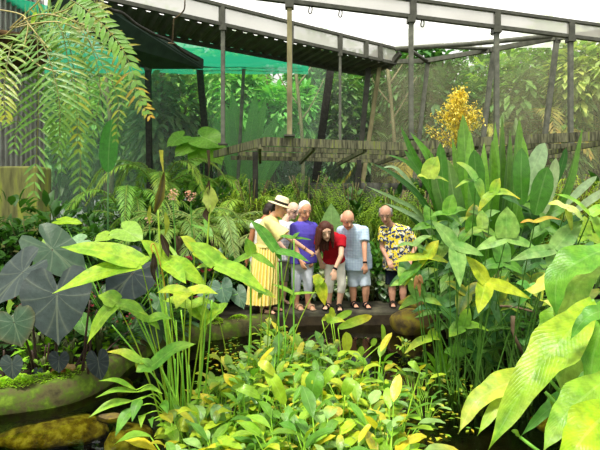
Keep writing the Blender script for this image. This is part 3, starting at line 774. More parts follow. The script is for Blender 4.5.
def hand(mb, wr, d, palm, pose, k, side):
    """palm, four unequal fingers with a knuckle bend, a thumb from the side of the palm"""
    d = nz(np.array(d, float)); p = np.array(palm, float); p = nz(p - d * np.dot(p, d)); s = np.cross(d, p)   # p = palm side, s = across
    if side == 'L': s = -s
    kn = wr + d * .085 * k
    for q in (-.026, -.009, .009, .026): cone(mb, wr + s * q * .6, kn + s * q, .0165 * k, .013 * k, 8)
    L = (.062, .072, .068, .052)
    curl = {'relax': (.5, .6, .7, .8), 'point': (0.03, 1.7, 1.8, 1.9), 'rest': (.15, .2, .25, .3)}[pose]
    for i, q in enumerate((.028, .0095, -.0095, -.028)):
        base = kn + s * q; c = curl[i]
        d1 = nz(d * math.cos(c * .5) + p * math.sin(c * .5) + s * q * 3); m_ = base + d1 * L[i] * .5 * k
        d2 = nz(d * math.cos(c * 1.3) + p * math.sin(c * 1.3) + s * q * 3); e = m_ + d2 * L[i] * .5 * k
        cone(mb, base, m_, .0105 * k, .0095 * k, 8); cone(mb, m_, e, .0095 * k, .008 * k, 8)
    tb = wr + d * .028 * k + s * .026; tm = tb + nz(d * .75 + s * .65 + p * .25) * .038 * k; te = tm + nz(d * .95 + s * .2 + p * .3) * .03 * k
    cone(mb, tb, tm, .0125 * k, .0105 * k, 8); cone(mb, tm, te, .0105 * k, .009 * k, 8)
def shirt_mb(g, k, slee=.6, low=None, loose=.026, belly=.115, sleeves='LR', flare=.02):
    mb = MB(); mid = (g['shL'] + g['shR']) / 2; ax = nz(g['shR'] - g['shL'])
    cone(mb, g['shL'] + (0, 0, .004), g['shR'] + (0, 0, .004), .062 * k + loose * .4, .062 * k + loose * .4)
    cone(mb, lerp(mid, g['neck'], .05), lerp(mid, g['neck'], .62), .085 * k, .068 * k, flat_b=True)
    cone(mb, lerp(mid, g['chest'], .35), g['chest'], .13 * k + loose * .6, .132 * k + loose * .8, sq=1.28, sqdir=ax)
    cone(mb, g['chest'], g['waist'], .132 * k + loose * .8, belly * k + loose * 1.1, sq=1.2, sqdir=ax)
    hm = (g['hipL'] + g['hipR']) / 2 if low is None else np.array(low, float)
    cone(mb, g['waist'], hm, belly * k + loose * 1.1, .128 * k + loose + flare, sq=1.24, sqdir=ax, flat_b=True)
    for q in sleeves:
        if 'el' + q in g:
            e = lerp(g['sh' + q], g['el' + q], slee); cone(mb, g['sh' + q], e, .058 * k + loose * .5, .054 * k + loose * .7, flat_b=True)
    return mb
def shorts_mb(g, k, cut=.75, rad=.03, cuff=.085):
    mb = MB(); hm = (g['hipL'] + g['hipR']) / 2
    cone(mb, lerp(g['waist'], hm, .45), hm, .118 * k + .018, .128 * k + .02, sq=1.22, sqdir=nz(g['hipR'] - g['hipL']), flat_a=True)
    for q in 'LR':
        if cut <= 1: cone(mb, g['hip' + q], lerp(g['hip' + q], g['kn' + q], cut), .093 * k + rad * .5, cuff * k, flat_b=True)
        else:
            cone(mb, g['hip' + q], g['kn' + q], .093 * k + rad * .5, .066 * k + rad * .5); cone(mb, g['kn' + q], lerp(g['kn' + q], g['an' + q], cut - 1), .066 * k + rad * .5, cuff * k, flat_b=True)
    return mb
def hair_part(root, g, fr, k, col, kind):
    s, f, u = fr; hd = g['head']; mb = MB(); frm = [s, f, u]; k = k * 1.13
    if kind == 'short':
        ball(mb, hd + u * .045 * k - f * .024 * k, (.083 * k, .092 * k, .092 * k), nu=18, nv=12, fr=frm)
        ball(mb, hd - u * .005 * k - f * .05 * k, (.079 * k, .058 * k, .08 * k), nu=16, nv=10, fr=frm)
    elif kind == 'sides':
        for q in (-1, 1):
            ball(mb, hd + s * q * .058 * k - f * .03 * k + u * .012 * k, (.03 * k, .055 * k, .045 * k), nu=14, nv=8, fr=frm)
        ball(mb, hd - f * .062 * k - u * .005 * k, (.068 * k, .042 * k, .055 * k), nu=16, nv=10, fr=frm)
    elif kind == 'thin':
        for q in (-1, 1):
            ball(mb, hd + s * q * .064 * k - f * .02 * k + u * .025 * k, (.028 * k, .06 * k, .06 * k), nu=14, nv=8, fr=frm)
        ball(mb, hd - f * .055 * k + u * .02 * k, (.075 * k, .05 * k, .08 * k), nu=16, nv=10, fr=frm)
    elif kind == 'long':
        ball(mb, hd + u * .05 * k - f * .012 * k, (.088 * k, .096 * k, .088 * k), nu=18, nv=12, fr=frm)
        down = np.array([0, 0, -1.0])
        for q in (-1, 1):
            for dx, L in ((-.015, .20), (.02, .27), (.045, .30)):
                a = hd + s * q * (.074 + dx * .3) * k - f * (dx * 1.3 - .022) + u * .045
                b = a + s * q * .012 + down * L * .5 - f * .01; c = b + down * L * .5 + s * q * .015
                cone(mb, a, b, .03 * k, .032 * k, 10); cone(mb, b, c, .032 * k, .015 * k, 10)
        for dx in (-.05, 0, .05):
            a = hd - f * .075 + s * dx + u * .02; cone(mb, a, a + down * .16 - f * .01, .04, .038, 10); cone(mb, a + down * .16 - f * .01, a + down * .32 - f * .0, .038, .016, 10)
    return fused_part(mb, 'hair', M['hair'], root, col, .009, smooth_it=2)
def sandals(root, g, col, label=None):
    for q in 'LR':
        a, t = g['an' + q], g['toe' + q]; d = nz(np.array([t[0] - a[0], t[1] - a[1], 0])); mb = MB()
        p = np.array([a[0], a[1], .012]) - d * .05; e = np.array([t[0], t[1], .012]) + d * .05
        cone(mb, p, e, .013, .013, 10, sq=3.2, sqdir=(-d[1], d[0], 0))
        s_ = np.array([-d[1], d[0], 0])
        for w_ in (.35, .75):
            c = lerp(p, e, w_); tube(mb, [c - s_ * .045, c - s_ * .035 + (0, 0, .05), c + (0, 0, .068), c + s_ * .035 + (0, 0, .05), c + s_ * .045], .012, col)
        mb.c = [np.tile(np.array(col), (len(v), 1)) for v in mb.v]
        part(mb, 'sandal', M['cloth'], root, label)
def watch(root, g, q, col=(.01, .01, .012), nm='wristwatch'):
    w_ = g['wr' + q]; d = nz(w_ - g['el' + q]); mb = MB(); cone(mb, w_ - d * .035, w_ - d * .008, .032, .031, 14, True, True)
    mb.c = [np.tile(np.array(col), (len(v), 1)) for v in mb.v]
    part(mb, nm, M['cloth'], root)
def mirror_line(a, b, t): return lerp(a, b, t)

SK1 = lin('d8a688'); SK2 = lin('e6b89c'); SK3 = lin('a8714f'); SK4 = lin('d09a7a'); SK5 = lin('e0b8a0')

# 1 woman in yellow dress and sun hat, pointing
Y = 6.72
J = dict(head=at(279.5, 208, Y - .02), face=V(.88, -.3, -.36), neck=at(272.5, 217, Y), chest=at(267.5, 231, Y), waist=at(266, 245, Y + .02),
         shL=at(273.5, 222, Y + .14), shR=at(269, 222.5, Y - .17), elR=at(290.5, 239, Y - .24), wrR=at(307.5, 250.5, Y - .22), handR=V(.82, .0, -.5), palmR=V(-.3, .5, -.8), poseR='point',
         elL=at(272, 240, Y + .2), wrL=at(275, 256, Y + .12), hipL=at(264, 260, Y + .07), hipR=at(263, 260, Y - .05),
         knL=at(267, 286, Y + .1), knR=at(262, 286, Y - .07), anL=at(270, 309, Y + .1), anR=at(262, 309.5, Y - .07), toeL=V(0, 0, 0), toeR=V(0, 0, 0), k=1.0, belly=.105)
J['anL'].z = .07; J['anR'].z = .07; J['toeL'] = V(J['anL'].x + .15, J['anL'].y - .03, .03); J['toeR'] = V(J['anR'].x + .15, J['anR'].y - .05, .03)
root, g, fr = person('woman in a long yellow dress and straw hat pointing down at the pond', J, SK1)
s, f, u = fr; hd = g['head']
DRESS = lin('f3e493')
mb = shirt_mb(g, 1.0, slee=.5, low=g['waist'] + (0, 0, -.03), loose=.024, belly=.105, flare=-.01)
e = lerp(g['shR'], g['elR'], .25); cone(mb, e, lerp(g['shR'], g['elR'], .68) + (0, 0, -.04), .08, .12, 16, flat_b=True)
fused_part(mb, 'dress_bodice', M['cloth'], root, DRESS, .012)
def skirt(root, top, bot, r0, r1, mat, col, pleats=26, sqx=1.0, col2=None):
    vs = []; cs = []; n = pleats * 6; m_ = 14
    for i in range(m_):
        t = i / (m_ - 1); c = lerp(top, bot, t); r = r0 + (r1 - r0) * t ** .6
        for k in range(n):
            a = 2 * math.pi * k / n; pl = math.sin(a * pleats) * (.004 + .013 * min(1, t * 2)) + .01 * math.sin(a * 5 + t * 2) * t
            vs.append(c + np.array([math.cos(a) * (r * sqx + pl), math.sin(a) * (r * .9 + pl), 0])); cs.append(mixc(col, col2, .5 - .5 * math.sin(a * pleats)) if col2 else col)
    mb = MB(); mb.add(vs, [(i * n + j, (i + 1) * n + j, (i + 1) * n + (j + 1) % n, i * n + (j + 1) % n) for i in range(m_ - 1) for j in range(n)], cs)
    return part(mb, 'pleated_skirt', mat, root)
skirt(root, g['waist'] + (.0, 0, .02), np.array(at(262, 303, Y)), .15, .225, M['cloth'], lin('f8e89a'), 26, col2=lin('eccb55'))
mb = MB(); cone(mb, g['waist'] + (0, 0, .02), g['waist'] + (0, 0, -.02), .138, .14, 20, True, True)
mb.c = [np.tile(np.array(lin('e8c238')), (len(v), 1)) for v in mb.v]; part(mb, 'belt', M['cloth'], root)
# hat: crown and brim, dark band
hf = head_frame(V(.93, -.12, -.33)); hs, hff, hu = hf; hc = hd + hu * .062
def lathe(mb, c, u_, s_, f_, prof, col, n=28, ex=1.0):
    vs = [c + u_ * z + (s_ * math.cos(2 * math.pi * k / n) + f_ * ex * math.sin(2 * math.pi * k / n)) * r for r, z in prof for k in range(n)]
    mb.add(vs, [(i * n + j, i * n + (j + 1) % n, (i + 1) * n + (j + 1) % n, (i + 1) * n + j) for i in range(len(prof) - 1) for j in range(n)], col)
mb = MB(); lathe(mb, hc, hu, hs, hff, [(.001, .112), (.05, .115), (.08, .105), (.092, .08), (.1, .0), (.18, -.014), (.178, -.02), (.174, -.022), (.098, -.01)], lin('ecdcb4'), ex=1.08)
hat = solo(mb, 'sun_hat', M['cloth'], 'cream straw sun hat with a dark band on the pointing woman', 'hat')
mb = MB(); lathe(mb, hc, hu, hs, hff, [(.1, .002), (.1, .036), (.098, .038)], lin('2c2620'), ex=1.08)
ORG[hat.name] = Vector((0, 0, 0)); part(mb, 'hat_band', M['cloth'], hat)
mb = MB(); ball(mb, hd + u * .0 - f * .05, (.082, .06, .085), nu=16, nv=10, fr=[s, f, u]); ball(mb, hd - f * .08 - u * .07, (.05, .04, .05), fr=[s, f, u])
fused_part(mb, 'hair', M['hair'], root, lin('1e1712'), .01, smooth_it=2)
mb = MB(); w_ = g['wrR']; d = nz(w_ - g['elR']); cone(mb, w_ - d * .05, w_ - d * .04, .031, .031, 12, True, True)
mb.c = [np.tile(np.array(lin('6d3a2a')), (len(v), 1)) for v in mb.v]; part(mb, 'bracelet', M['cloth'], root)
sandals(root, g, lin('3a2c22'))

# 2 bald man with glasses behind her
Y = 7.38
J = dict(head=at(292.5, 210.5, Y), face=V(.7, -.6, -.36), neck=at(285.5, 220, Y), chest=at(281, 234, Y + .02), waist=at(277, 248, Y + .04),
         shL=at(292, 226, Y + .02), shR=at(276, 226, Y - .04), elR=at(279, 243, Y - .1), wrR=at(288, 252, Y - .12), elL=at(295, 244, Y + .08), wrL=at(296, 258, Y + .06),
         hipL=at(282, 262, Y), hipR=at(272, 262, Y), knL=at(284, 285, Y), knR=at(272, 285, Y), anL=at(283, 303, Y), anR=at(271, 303, Y), k=.98, browcol=lin('8a7c70'))
def feet(J, dx=.0, dy=-.16):
    for q in 'LR':
        J['an' + q] = V(J['an' + q][0], J['an' + q][1], .07); J['toe' + q] = V(J['an' + q][0] + dx * .16 / .16, J['an' + q][1] + dy, .03)
feet(J, .08, -.12)
root, g, fr = person('bald man with glasses in a pale checked shirt beside the hatted woman', J, SK5)
s, f, u = fr; hd = g['head']
fused_part(shirt_mb(g, .98, .7), 'shirt', M['check_white'], root, (1, 1, 1), .013)
fused_part(shorts_mb(g, .98, .85), 'shorts', M['cloth'], root, lin('8d8a84'), .013)
hair_part(root, g, fr, .95, lin('a39a92'), 'sides')
mb = MB()
for q in (-1, 1):
    c = hd + f * .098 + s * q * .034 + u * .010; tube(mb, [c + (s * math.cos(a) * .026 + u * math.sin(a) * .018) for a in np.linspace(0, 6.28, 13)], .0035, (.02, .02, .02), 5)
    tube(mb, [c + s * q * .026, hd + s * q * .082 + f * .01 + u * .012], .0035, (.02, .02, .02), 5)
part(mb, 'glasses', M['cloth'], root)

# 3 figure hidden behind the yellow dress
Y = 7.12
J = dict(head=at(270, 212, Y + .1), face=V(.8, .3, -.5), neck=at(265, 219, Y + .06), chest=at(262, 232, Y), waist=at(261, 246, Y),
         shL=at(266, 225, Y + .18), shR=at(254, 226, Y - .12), elR=at(249.5, 246, Y - .14), wrR=at(246, 264, Y - .12), elL=at(272, 244, Y + .2), wrL=at(276, 258, Y + .2),
         hipL=at(263, 261, Y + .1), hipR=at(257, 261, Y - .08), knL=at(262, 284, Y + .08), knR=at(256, 284, Y - .08), anL=at(262, 302, Y + .08), anR=at(256, 302, Y - .08), k=.96, palmR=V(.9, .1, 0))
feet(J, .14, -.04)
root, g, fr = person('person in white mostly hidden behind the yellow dress, one bare arm showing', J, SK3)
fused_part(shirt_mb(g, .96, .12, loose=.018), 'shirt', M['cloth'], root, lin('e6e6e2'), .013)
fused_part(shorts_mb(g, .96, 1.6, cuff=.07), 'trousers', M['cloth'], root, lin('dcd8d0'), .013)
hair_part(root, g, fr, .95, lin('2a201a'), 'short')

# 4 woman in purple
Y = 7.02
J = dict(head=at(304.8, 211, Y - .06), face=V(.4, -.85, -.3), neck=at(301.5, 221, Y - .02), chest=at(303.5, 234, Y), waist=at(303, 248, Y + .03),
         shL=at(313, 227, Y + .04), shR=at(294.5, 227.5, Y - .03), elR=at(295.5, 247, Y - .1), wrR=at(301, 261, Y - .22), palmR=V(.6, .5, 0), elL=at(315, 245, Y + .06), wrL=at(312, 258, Y - .04),
         hipL=at(307.5, 263, Y + .02), hipR=at(297.5, 263, Y + .04), knL=at(308, 285, Y - .02), knR=at(296, 285, Y + .02), anL=at(308, 305, Y), anR=at(296.5, 305, Y), k=1.0, belly=.118, browcol=lin('7d756e'))
feet(J, .06, -.13)
root, g, fr = person('white haired woman in a loose violet top and cropped pale trousers', J, SK4)
mb = shirt_mb(g, 1.0, .75, loose=.034, belly=.125, low=at(303.5, 263, Y + .03), flare=.012)
fused_part(mb, 'violet_top', M['cloth'], root, lin('5a50b8'), .012)
fused_part(shorts_mb(g, 1.0, 1.35, rad=.012, cuff=.066), 'cropped_trousers', M['cloth'], root, lin('ccd2de'), .012)
hair_part(root, g, fr, 1.0, lin('e2e2e0'), 'short'); sandals(root, g, lin('b89a80'))

# 5 woman in red bending forward
Y = 6.98
J = dict(head=at(325.5, 231.5, Y - .42), face=V(.2, -.92, -.34), up=(-.15, 0, 1), neck=at(328, 238, Y - .28), chest=at(331.5, 244, Y - .16), waist=at(333.5, 254, Y - .03),
         shL=at(342, 239, Y - .26), shR=at(319, 238, Y - .22), elL=at(341, 256, Y - .38), wrL=at(334.5, 270, Y - .42), handL=V(-.05, -.1, -1), palmL=V(0, 1, 0), poseL='rest', elR=at(317.5, 252, Y - .2), wrR=at(321, 263, Y - .1),
         hipL=at(338.5, 263, Y + .05), hipR=at(330, 263, Y + .05), knL=at(342, 284, Y - .06), knR=at(329.5, 284, Y - .02), anL=at(339, 304, Y - .02), anR=at(329, 303, Y + .04), k=.97, belly=.105)
feet(J, .0, -.15)
J['toeR'] = V(J['anR'].x - .06, J['anR'].y - .13, .03)
root, g, fr = person('woman with long brown hair in a red top bending over the pond', J, SK2)
mb = shirt_mb(g, .97, .5, loose=.02, belly=.105, low=at(334, 260, Y + .02), flare=.0)
fused_part(mb, 'red_top', M['cloth'], root, lin('b01c28'), .012)
fused_part(shorts_mb(g, .97, 1.42, rad=.008, cuff=.06), 'cropped_trousers', M['cloth'], root, lin('ece8dc'), .012)
hair_part(root, g, fr, .98, lin('4a2418'), 'long'); watch(root, g, 'L'); sandals(root, g, (.02, .02, .02))

# 6 bald man in light blue
Y = 7.12
J = dict(head=at(347.5, 219.5, Y - .3), face=V(.2, -.8, -.5), neck=at(350, 227, Y - .16), chest=at(354.5, 240, Y - .08), waist=at(357, 256, Y),
         shL=at(364, 231, Y - .14), shR=at(341.5, 231, Y - .1), elL=at(364.5, 249, Y - .26), wrL=at(365, 264, Y - .32), handL=V(.1, -.05, -1), palmL=V(-.3, 1, 0), poseL='relax',
         elR=at(341.5, 249, Y + .0), wrR=at(345, 262, Y + .05), hipL=at(363, 268, Y + .04), hipR=at(353.5, 268, Y + .04), knL=at(366, 288, Y - .05), knR=at(353, 288, Y + .02), anL=at(365.5, 305, Y), anR=at(353.5, 304, Y + .04), k=1.03, belly=.14, browcol=lin('a08468'))
feet(J, .02, -.15)
root, g, fr = person('bald man leaning forward in a light blue short sleeved shirt', J, lin('d8a082'))
mb = shirt_mb(g, 1.03, .6, loose=.036, belly=.14, low=at(357.5, 268, Y + .03), flare=.02)
cone(mb, at(367, 245, Y + .05), at(369, 267, Y + .05), .05, .045, 12, flat_b=True)
fused_part(mb, 'shirt', M['check'], root, (1, 1, 1), .012)
fused_part(shorts_mb(g, 1.03, .93, rad=.015, cuff=.082), 'shorts', M['cloth'], root, lin('c8d6e6'), .012)
hair_part(root, g, fr, 1.0, lin('d0b8a4'), 'sides'); watch(root, g, 'L'); sandals(root, g, (.02, .02, .025))

# 7 man in yellow floral shirt
Y = 7.22
J = dict(head=at(385.5, 214.5, Y - .16), face=V(-.22, -.85, -.42), neck=at(389, 224, Y - .08), chest=at(395, 238, Y - .02), waist=at(397, 254, Y),
         shL=at(406.5, 231, Y - .02), shR=at(383.5, 230, Y - .06), elL=at(415.5, 246, Y + .04), wrL=at(411, 259, Y - .12), elR=at(382, 248, Y - .05), wrR=at(388, 260, Y - .18),
         hipL=at(403, 268, Y + .04), hipR=at(392.5, 268, Y + .04), knL=at(403, 289, Y), knR=at(392, 289, Y), anL=at(403, 302, Y), anR=at(392.5, 303, Y - .02), k=1.03, belly=.14, browcol=lin('6a6058'))
feet(J, -.02, -.15)
root, g, fr = person('grey haired man in a bright yellow floral shirt and dark shorts', J, lin('c4937a'))
mb = shirt_mb(g, 1.03, .62, loose=.036, belly=.14, low=at(397, 268, Y + .03), flare=.02)
fused_part(mb, 'floral_shirt', M['floral'], root, (1, 1, 1), .012)
fused_part(shorts_mb(g, 1.03, .8, rad=.035, cuff=.1), 'shorts', M['cloth'], root, lin('1f2430'), .012)
hair_part(root, g, fr, 1.02, lin('8f8a86'), 'thin'); sandals(root, g, (.03, .025, .02))
# ---------------------------------------------------------------- trees beyond the netting
def col_lib(h, s=1.0): return tuple(x * s for x in lin(h))
G_DARK = lin('2f5a24'); G_MID = lin('4f8a30'); G_YEL = lin('96b83a'); G_LIME = lin('c4dc34'); G_PALE = lin('a8c878'); G_BLUE = lin('5d8a6a'); YEL = lin('ecd838'); BRN = lin('6b4a2c')
def crown_mb(c, r, n, L, col, rg, clumps=14, w_=.4):
    mb = MB(); C = []
    for _ in range(clumps):
        d = nz(np.array([rg.gauss(0, 1), rg.gauss(0, 1), rg.gauss(0, .8)])); C.append((np.array(d) * rg.uniform(.35, .8), rg.uniform(.3, .5)))
    for i in range(n):
        cc, cr = C[rg.randrange(clumps)]
        d = nz(np.array([rg.gauss(0, 1), rg.gauss(0, 1), rg.gauss(0, 1)])); p = np.array(c) + (cc + d * cr) * np.array(r)
        o = nz(d + np.array([rg.uniform(-.6, .6), rg.uniform(-.6, .6), rg.uniform(-.8, .3)]))
        leafy(mb, p, o, L * rg.uniform(.7, 1.3), L * w_ * .5, .8, jit(col, .25, rg), 'oval', 3)
    return mb
def tree(x, Y, H, r, col, label, n=900, L=.3, seed=1, trunk=.14, group=None, name='tree'):
    rg = random.Random(seed); b = np.array([x, Y, -.05]); root = thing(name, label, 'tree', (x, Y, -.05), group)
    top = b + np.array([rg.uniform(-.4, .4), rg.uniform(-.3, .3), H])
    mb = MB(); P = spline([b, lerp(b, top, .4) + (rg.uniform(-.2, .2), 0, 0), lerp(b, top, .85)], 12); tube(mb, P, [trunk, trunk * .6], n=8)
    for k in range(6):
        q = P[5 + k]; e = top + np.array([rg.uniform(-.7, .7) * r[0], rg.uniform(-.7, .7) * r[1], rg.uniform(-.6, .3) * r[2]]); tube(mb, spline([q, lerp(q, e, .5) + (0, 0, .2), e], 6), [trunk * .4, .015], n=5)
    part(mb, 'trunk', M['bark'], root)
    part(crown_mb(top - (0, 0, .3 * r[2]), r, n, L, col, rg), 'crown', M['fol'], root)
    return root
def palm(c, H, nf, Lf, col, label, seed=1, yellow=None, name='palm_tree', ll=.5, spread=1.0, trunk=.1, cat='palm', mat='fol', nl=34, lw=.02, group=None, aim=None, droop=1.0):
    rg = random.Random(seed); x, Y = c[0], c[1]; z0 = c[2] if len(c) > 2 else -.03; root = thing(name, label, cat, (x, Y, z0), group)
    mb = MB(); tube(mb, spline([(x, Y, z0), (x + .05, Y, z0 + H * .5), (x, Y, z0 + H)], 8), [trunk, trunk * .8], n=8); part(mb, 'trunk', M['bark'], root)
    for k in range(nf):
        a = k * 2.399 + rg.uniform(-.3, .3); e = rg.uniform(.2, 1.15) if aim is None else aim; rh = Lf * rg.uniform(.8, 1.1)
        d = np.array([math.cos(a), math.sin(a), 0]) * spread; p = np.array([x, Y, z0 + H])
        C = [p, p + d * rh * .35 + (0, 0, rh * .38 * e), p + d * rh * .7 + (0, 0, rh * (.45 * e - .12 * droop)), p + d * rh + (0, 0, rh * (.3 * e - .42 * droop))]
        c_ = jit(col, .15, rg); mb = MB(); frond(mb, C, ll, lw, nl, c_, ang=62, droop=.7, rg=rg, tip=yellow, nseg=3, rr=.018 if H > .8 else .009)
        part(mb, 'frond', M[mat], root)
    return root
def X_at(px, Y): return (px - 300) / F * Y
specs = [  # px, Y, H, (rx, ry, rz), colour, label
 (112, 14.5, 5.0, (1.5, 1.2, 2.3), '6f9a4a', 'light green tree behind the left netting, next to the hanging fronds'),
 (172, 13.8, 4.8, (1.1, 1.0, 2.1), '5f7a4a', 'greyish tree seen through the dark framed netting at left'),
 (222, 17.0, 6.0, (1.7, 1.3, 2.6), '7aa35a', 'pale tree high behind the paddle leaved plant'),
 (282, 16.0, 5.6, (1.6, 1.3, 2.4), '5f9a48', 'mid green tree behind the central green netting'),
 (322, 18.5, 6.6, (1.7, 1.4, 3.0), '4a7a3a', 'tall dark tree behind the wide leaning post'),
 (352, 15.0, 4.4, (.9, .9, 1.7), '4f6f3c', 'dark bushy tree seen through the clear netting'),
 (400, 17.5, 6.4, (1.4, 1.2, 2.6), '3f6a34', 'dense dark tree left of the yellow panicle'),
 (448, 15.0, 5.6, (1.7, 1.2, 2.7), '3a6030', 'darkest tree directly behind the yellow panicle'),
 (520, 16.5, 6.0, (1.5, 1.3, 2.6), '7d9a4c', 'olive tree with sky gaps right of the panicle'),
 (560, 14.0, 5.4, (1.4, 1.2, 2.6), '5a8040', 'green tree behind the rightmost slanted post'),
 (610, 13.5, 5.4, (1.4, 1.2, 2.6), '94a458', 'yellow green tree at the right edge behind the netting'),
 (60, 16.0, 6.0, (1.8, 1.3, 2.8), '5f8a45', 'leafy tree half hidden behind the hanging fern fronds'),
 (480, 20.5, 7.5, (2.2, 1.4, 3.2), '527a3c', 'far tall tree above the space right of the panicle'),
 (250, 21.0, 7.6, (2.6, 1.4, 3.4), '6a9450', 'far hazy tree behind the central panels'),
 (160, 20.0, 7.2, (2.4, 1.4, 3.2), '66904c', 'far hazy tree behind the left panels')]
for i, (px, Y_, H, r, c, lb) in enumerate(specs):
    tree(X_at(px, Y_), Y_, H, r, tuple(v * 1.7 for v in lin(c)), lb, n=2000, L=.46, seed=40 + i)
for i, (px, Y_, w_, lb) in enumerate(((298, 14.2, .07, 'straight pale trunk beside the tall central post'), (107, 13.6, .08, 'slim pale trunk behind the hanging fronds'), (162, 13.2, .09, 'brown trunk in the dark framed panel'),
                                   (390, 14, .07, 'thin pale trunk between the pale wooden post and the dark tree'))):
    mb = MB(); x = X_at(px, Y_); root = thing('bare_trunk', lb, 'tree trunk', (x, Y_, -.05)); tube(mb, spline([(x, Y_, -.05), (x + .15, Y_, 3), (x - .1, Y_, 6)], 10), [w_, w_ * .7]); part(mb, 'trunk', M['palewood'], root)
    mb = MB()
    for k in range(3): tube(mb, spline([(x, Y_, 4 + k * .6), (x + (-1) ** k * .4, Y_ + .2, 4.6 + k * .6), (x + (-1) ** k * .8, Y_, 5.4 + k * .5)], 6), [.03, .01])
    part(mb, 'branch', M['palewood'], root)
palm((X_at(405, 14.8), 14.8), 2.3, 11, 2.2, lin('b4b03c'), 'palm with yellowing fronds behind the pale wooden post', 5, yellow=lin('e0c838'), ll=.6, lw=.035)
palm((X_at(466, 14.6), 14.6), 3.0, 10, 2.3, lin('8aa040'), 'palm whose long fronds cross behind the panicle', 6, yellow=lin('d8cc50'), ll=.6, lw=.035)
palm((X_at(170, 13.6), 13.6), 1.9, 9, 1.5, lin('7f9a62'), 'grey green palm behind the dark framed netting', 7, ll=.4)
palm((X_at(535, 14.2), 14.2), 3.4, 10, 2.0, lin('7f8f44'), 'palm behind the beige netting at right', 8, yellow=lin('c0a048'), ll=.6, lw=.035)
# paddle leaved clump behind the netting
def paddle(px, y0, Y_, tips, label, col, wpx=11, name='paddle_leaf_plant', cat='plant', mat='leaf', base_y=None):
    b = at(px, y0, Y_); root = thing(name, label, cat, b)
    for k, (tx, ty, w_) in enumerate(tips):
        t = at(tx, ty, Y_ + .15 * (k % 3 - 1)); m = lerp(b, t, .55) + np.array([-(t.x - b.x) * .18, 0, .25])
        C = spline([lerp(b, m, .55), m, t], 10); mb = MB(); ribbon(mb, C, w_ / F * Y_, 'oval', (0, -.65, .75), jit(col, .12), fold=.15, wave=.04); lf = part(mb, 'leaf', M[mat], root)
        mb = MB(); tube(mb, [b, lerp(b, m, .58)], [.02, .012], mixc(col, (.3, .4, .1), .3)); part(mb, 'leaf_stalk', M['stem'], lf)
    return root
gz = lambda Y_: HY + CZ * F / Y_
paddle(244, gz(13), 13, [(222, 98, 8), (256, 92, 7), (266, 98, 6), (232, 92, 8), (278, 112, 7), (214, 116, 6), (290, 122, 7), (300, 130, 6)], 'big paddle leaved plant behind the central green netting', lin('74c050'))
root = thing('broad_leaf_plant', 'bright heart leaved plant at the foot of the black wall post', 'plant', (X_at(200, 10.9), 10.9, 0))
for c, t in (((205, 138), (226, 146)), ((188, 146), (174, 156)), ((212, 150), (222, 164)), ((180, 138), (166, 146)), ((198, 154), (192, 168))):
    mb = MB(); outline_leaf(mb, at(*c, 10.9), at(*t, 10.7), (0, -.7, .6), HEART, lin('8cc43c'), 1.1, .1, .12); lf = part(mb, 'leaf', M['leafrad'], root)
    mb = MB(); tube(mb, spline([at(*c, 10.9), at(c[0] * .5 + 100, 200, 10.95), (X_at(200, 10.9), 10.9, 0)], 8), [.012, .02], G_MID); part(mb, 'leaf_stalk', M['stem'], lf)

# ---------------------------------------------------------------- planting inside, back rows
def bush_proto(name, label, cat, col, r, n, L, w_, rg, prof='oval', mat='fol', up=.2, droop=.8, group=None, clumps=12, extra=None):
    root = thing(name, label, cat, (0, 0, 0), group); mb = MB()
    for k in range(9):
        a = rg.uniform(0, 6.28); e = np.array([math.cos(a) * r[0] * .6, math.sin(a) * r[1] * .6, r[2] * rg.uniform(.9, 1.6)]); tube(mb, spline([(0, 0, -.03), e * .5 + (0, 0, .1), e], 6), [.014, .005], (.1, .12, .04), 5)
    part(mb, 'stem', M['stem'], root)
    mb = MB(); C = []
    for _ in range(clumps): C.append((nz(np.array([rg.gauss(0, 1), rg.gauss(0, 1), rg.gauss(0, .8)])) * rg.uniform(.3, .75), rg.uniform(.25, .45)))
    for i in range(n):
        cc, cr = C[rg.randrange(clumps)]; d = nz(np.array([rg.gauss(0, 1), rg.gauss(0, 1), rg.gauss(0, 1)])); q = cc + d * cr
        p = q * np.array(r) + np.array([0, 0, r[2] * .92]); p[2] = max(p[2], .02)
        leafy(mb, p, nz(d + np.array([0, 0, up])), L * rg.uniform(.7, 1.25), L * w_ * .5, droop, jit(col, .22, rg), prof, 4)
    if extra: extra(mb, rg)
    part(mb, 'foliage', M[mat], root); return root
rg = random.Random(11)
# feathery yellow green weeping shrubs
def weeping(label, x, Y_, r, H, col, seed, n=620):
    rg = random.Random(seed); root = thing('weeping_fern_shrub', label, 'shrub', (x, Y_, 0)); mb = MB()
    for k in range(8):
        a = rg.uniform(0, 6.28); tube(mb, spline([(x, Y_, 0), (x + .1 * math.cos(a), Y_ + .1 * math.sin(a), H * .6), (x + r * .6 * math.cos(a), Y_ + r * .6 * math.sin(a), H * .95)], 6), [.03, .01], (.12, .1, .04), 5)
    part(mb, 'stem', M['stem'], root); mb = MB()
    for i in range(n):
        th = rg.uniform(0, 6.28); q = math.sqrt(rg.random()); zz = H - (q ** 2) * r * .8 - rg.random() ** .8 * r * 1.9 + .2 * r * math.sin(th * 3 + q * 4)
        p = np.array([x + math.cos(th) * r * q * 1.1, Y_ + math.sin(th) * r * q * .8, zz]); d = np.array([math.cos(th) * .7, math.sin(th) * .7, .35])
        Lh = rg.uniform(.16, .34); C = arc(p, d, Lh, 2.6, 6); c_ = jit(mixc(col, G_DARK, rg.random() * .5), .2, rg)
        ribbon(mb, C, .007, 'grass', (0, 0, 1), c_)
        for s_ in range(1, 6):
            for g_ in (-1, 1): leafy(mb, C[s_], nz(np.array([math.sin(th) * g_, -math.cos(th) * g_, -.15])), .045, .009, .8, c_, 'lance', 3)
    part(mb, 'foliage', M['fol'], root); return root
YG = lin('a9bf2c')
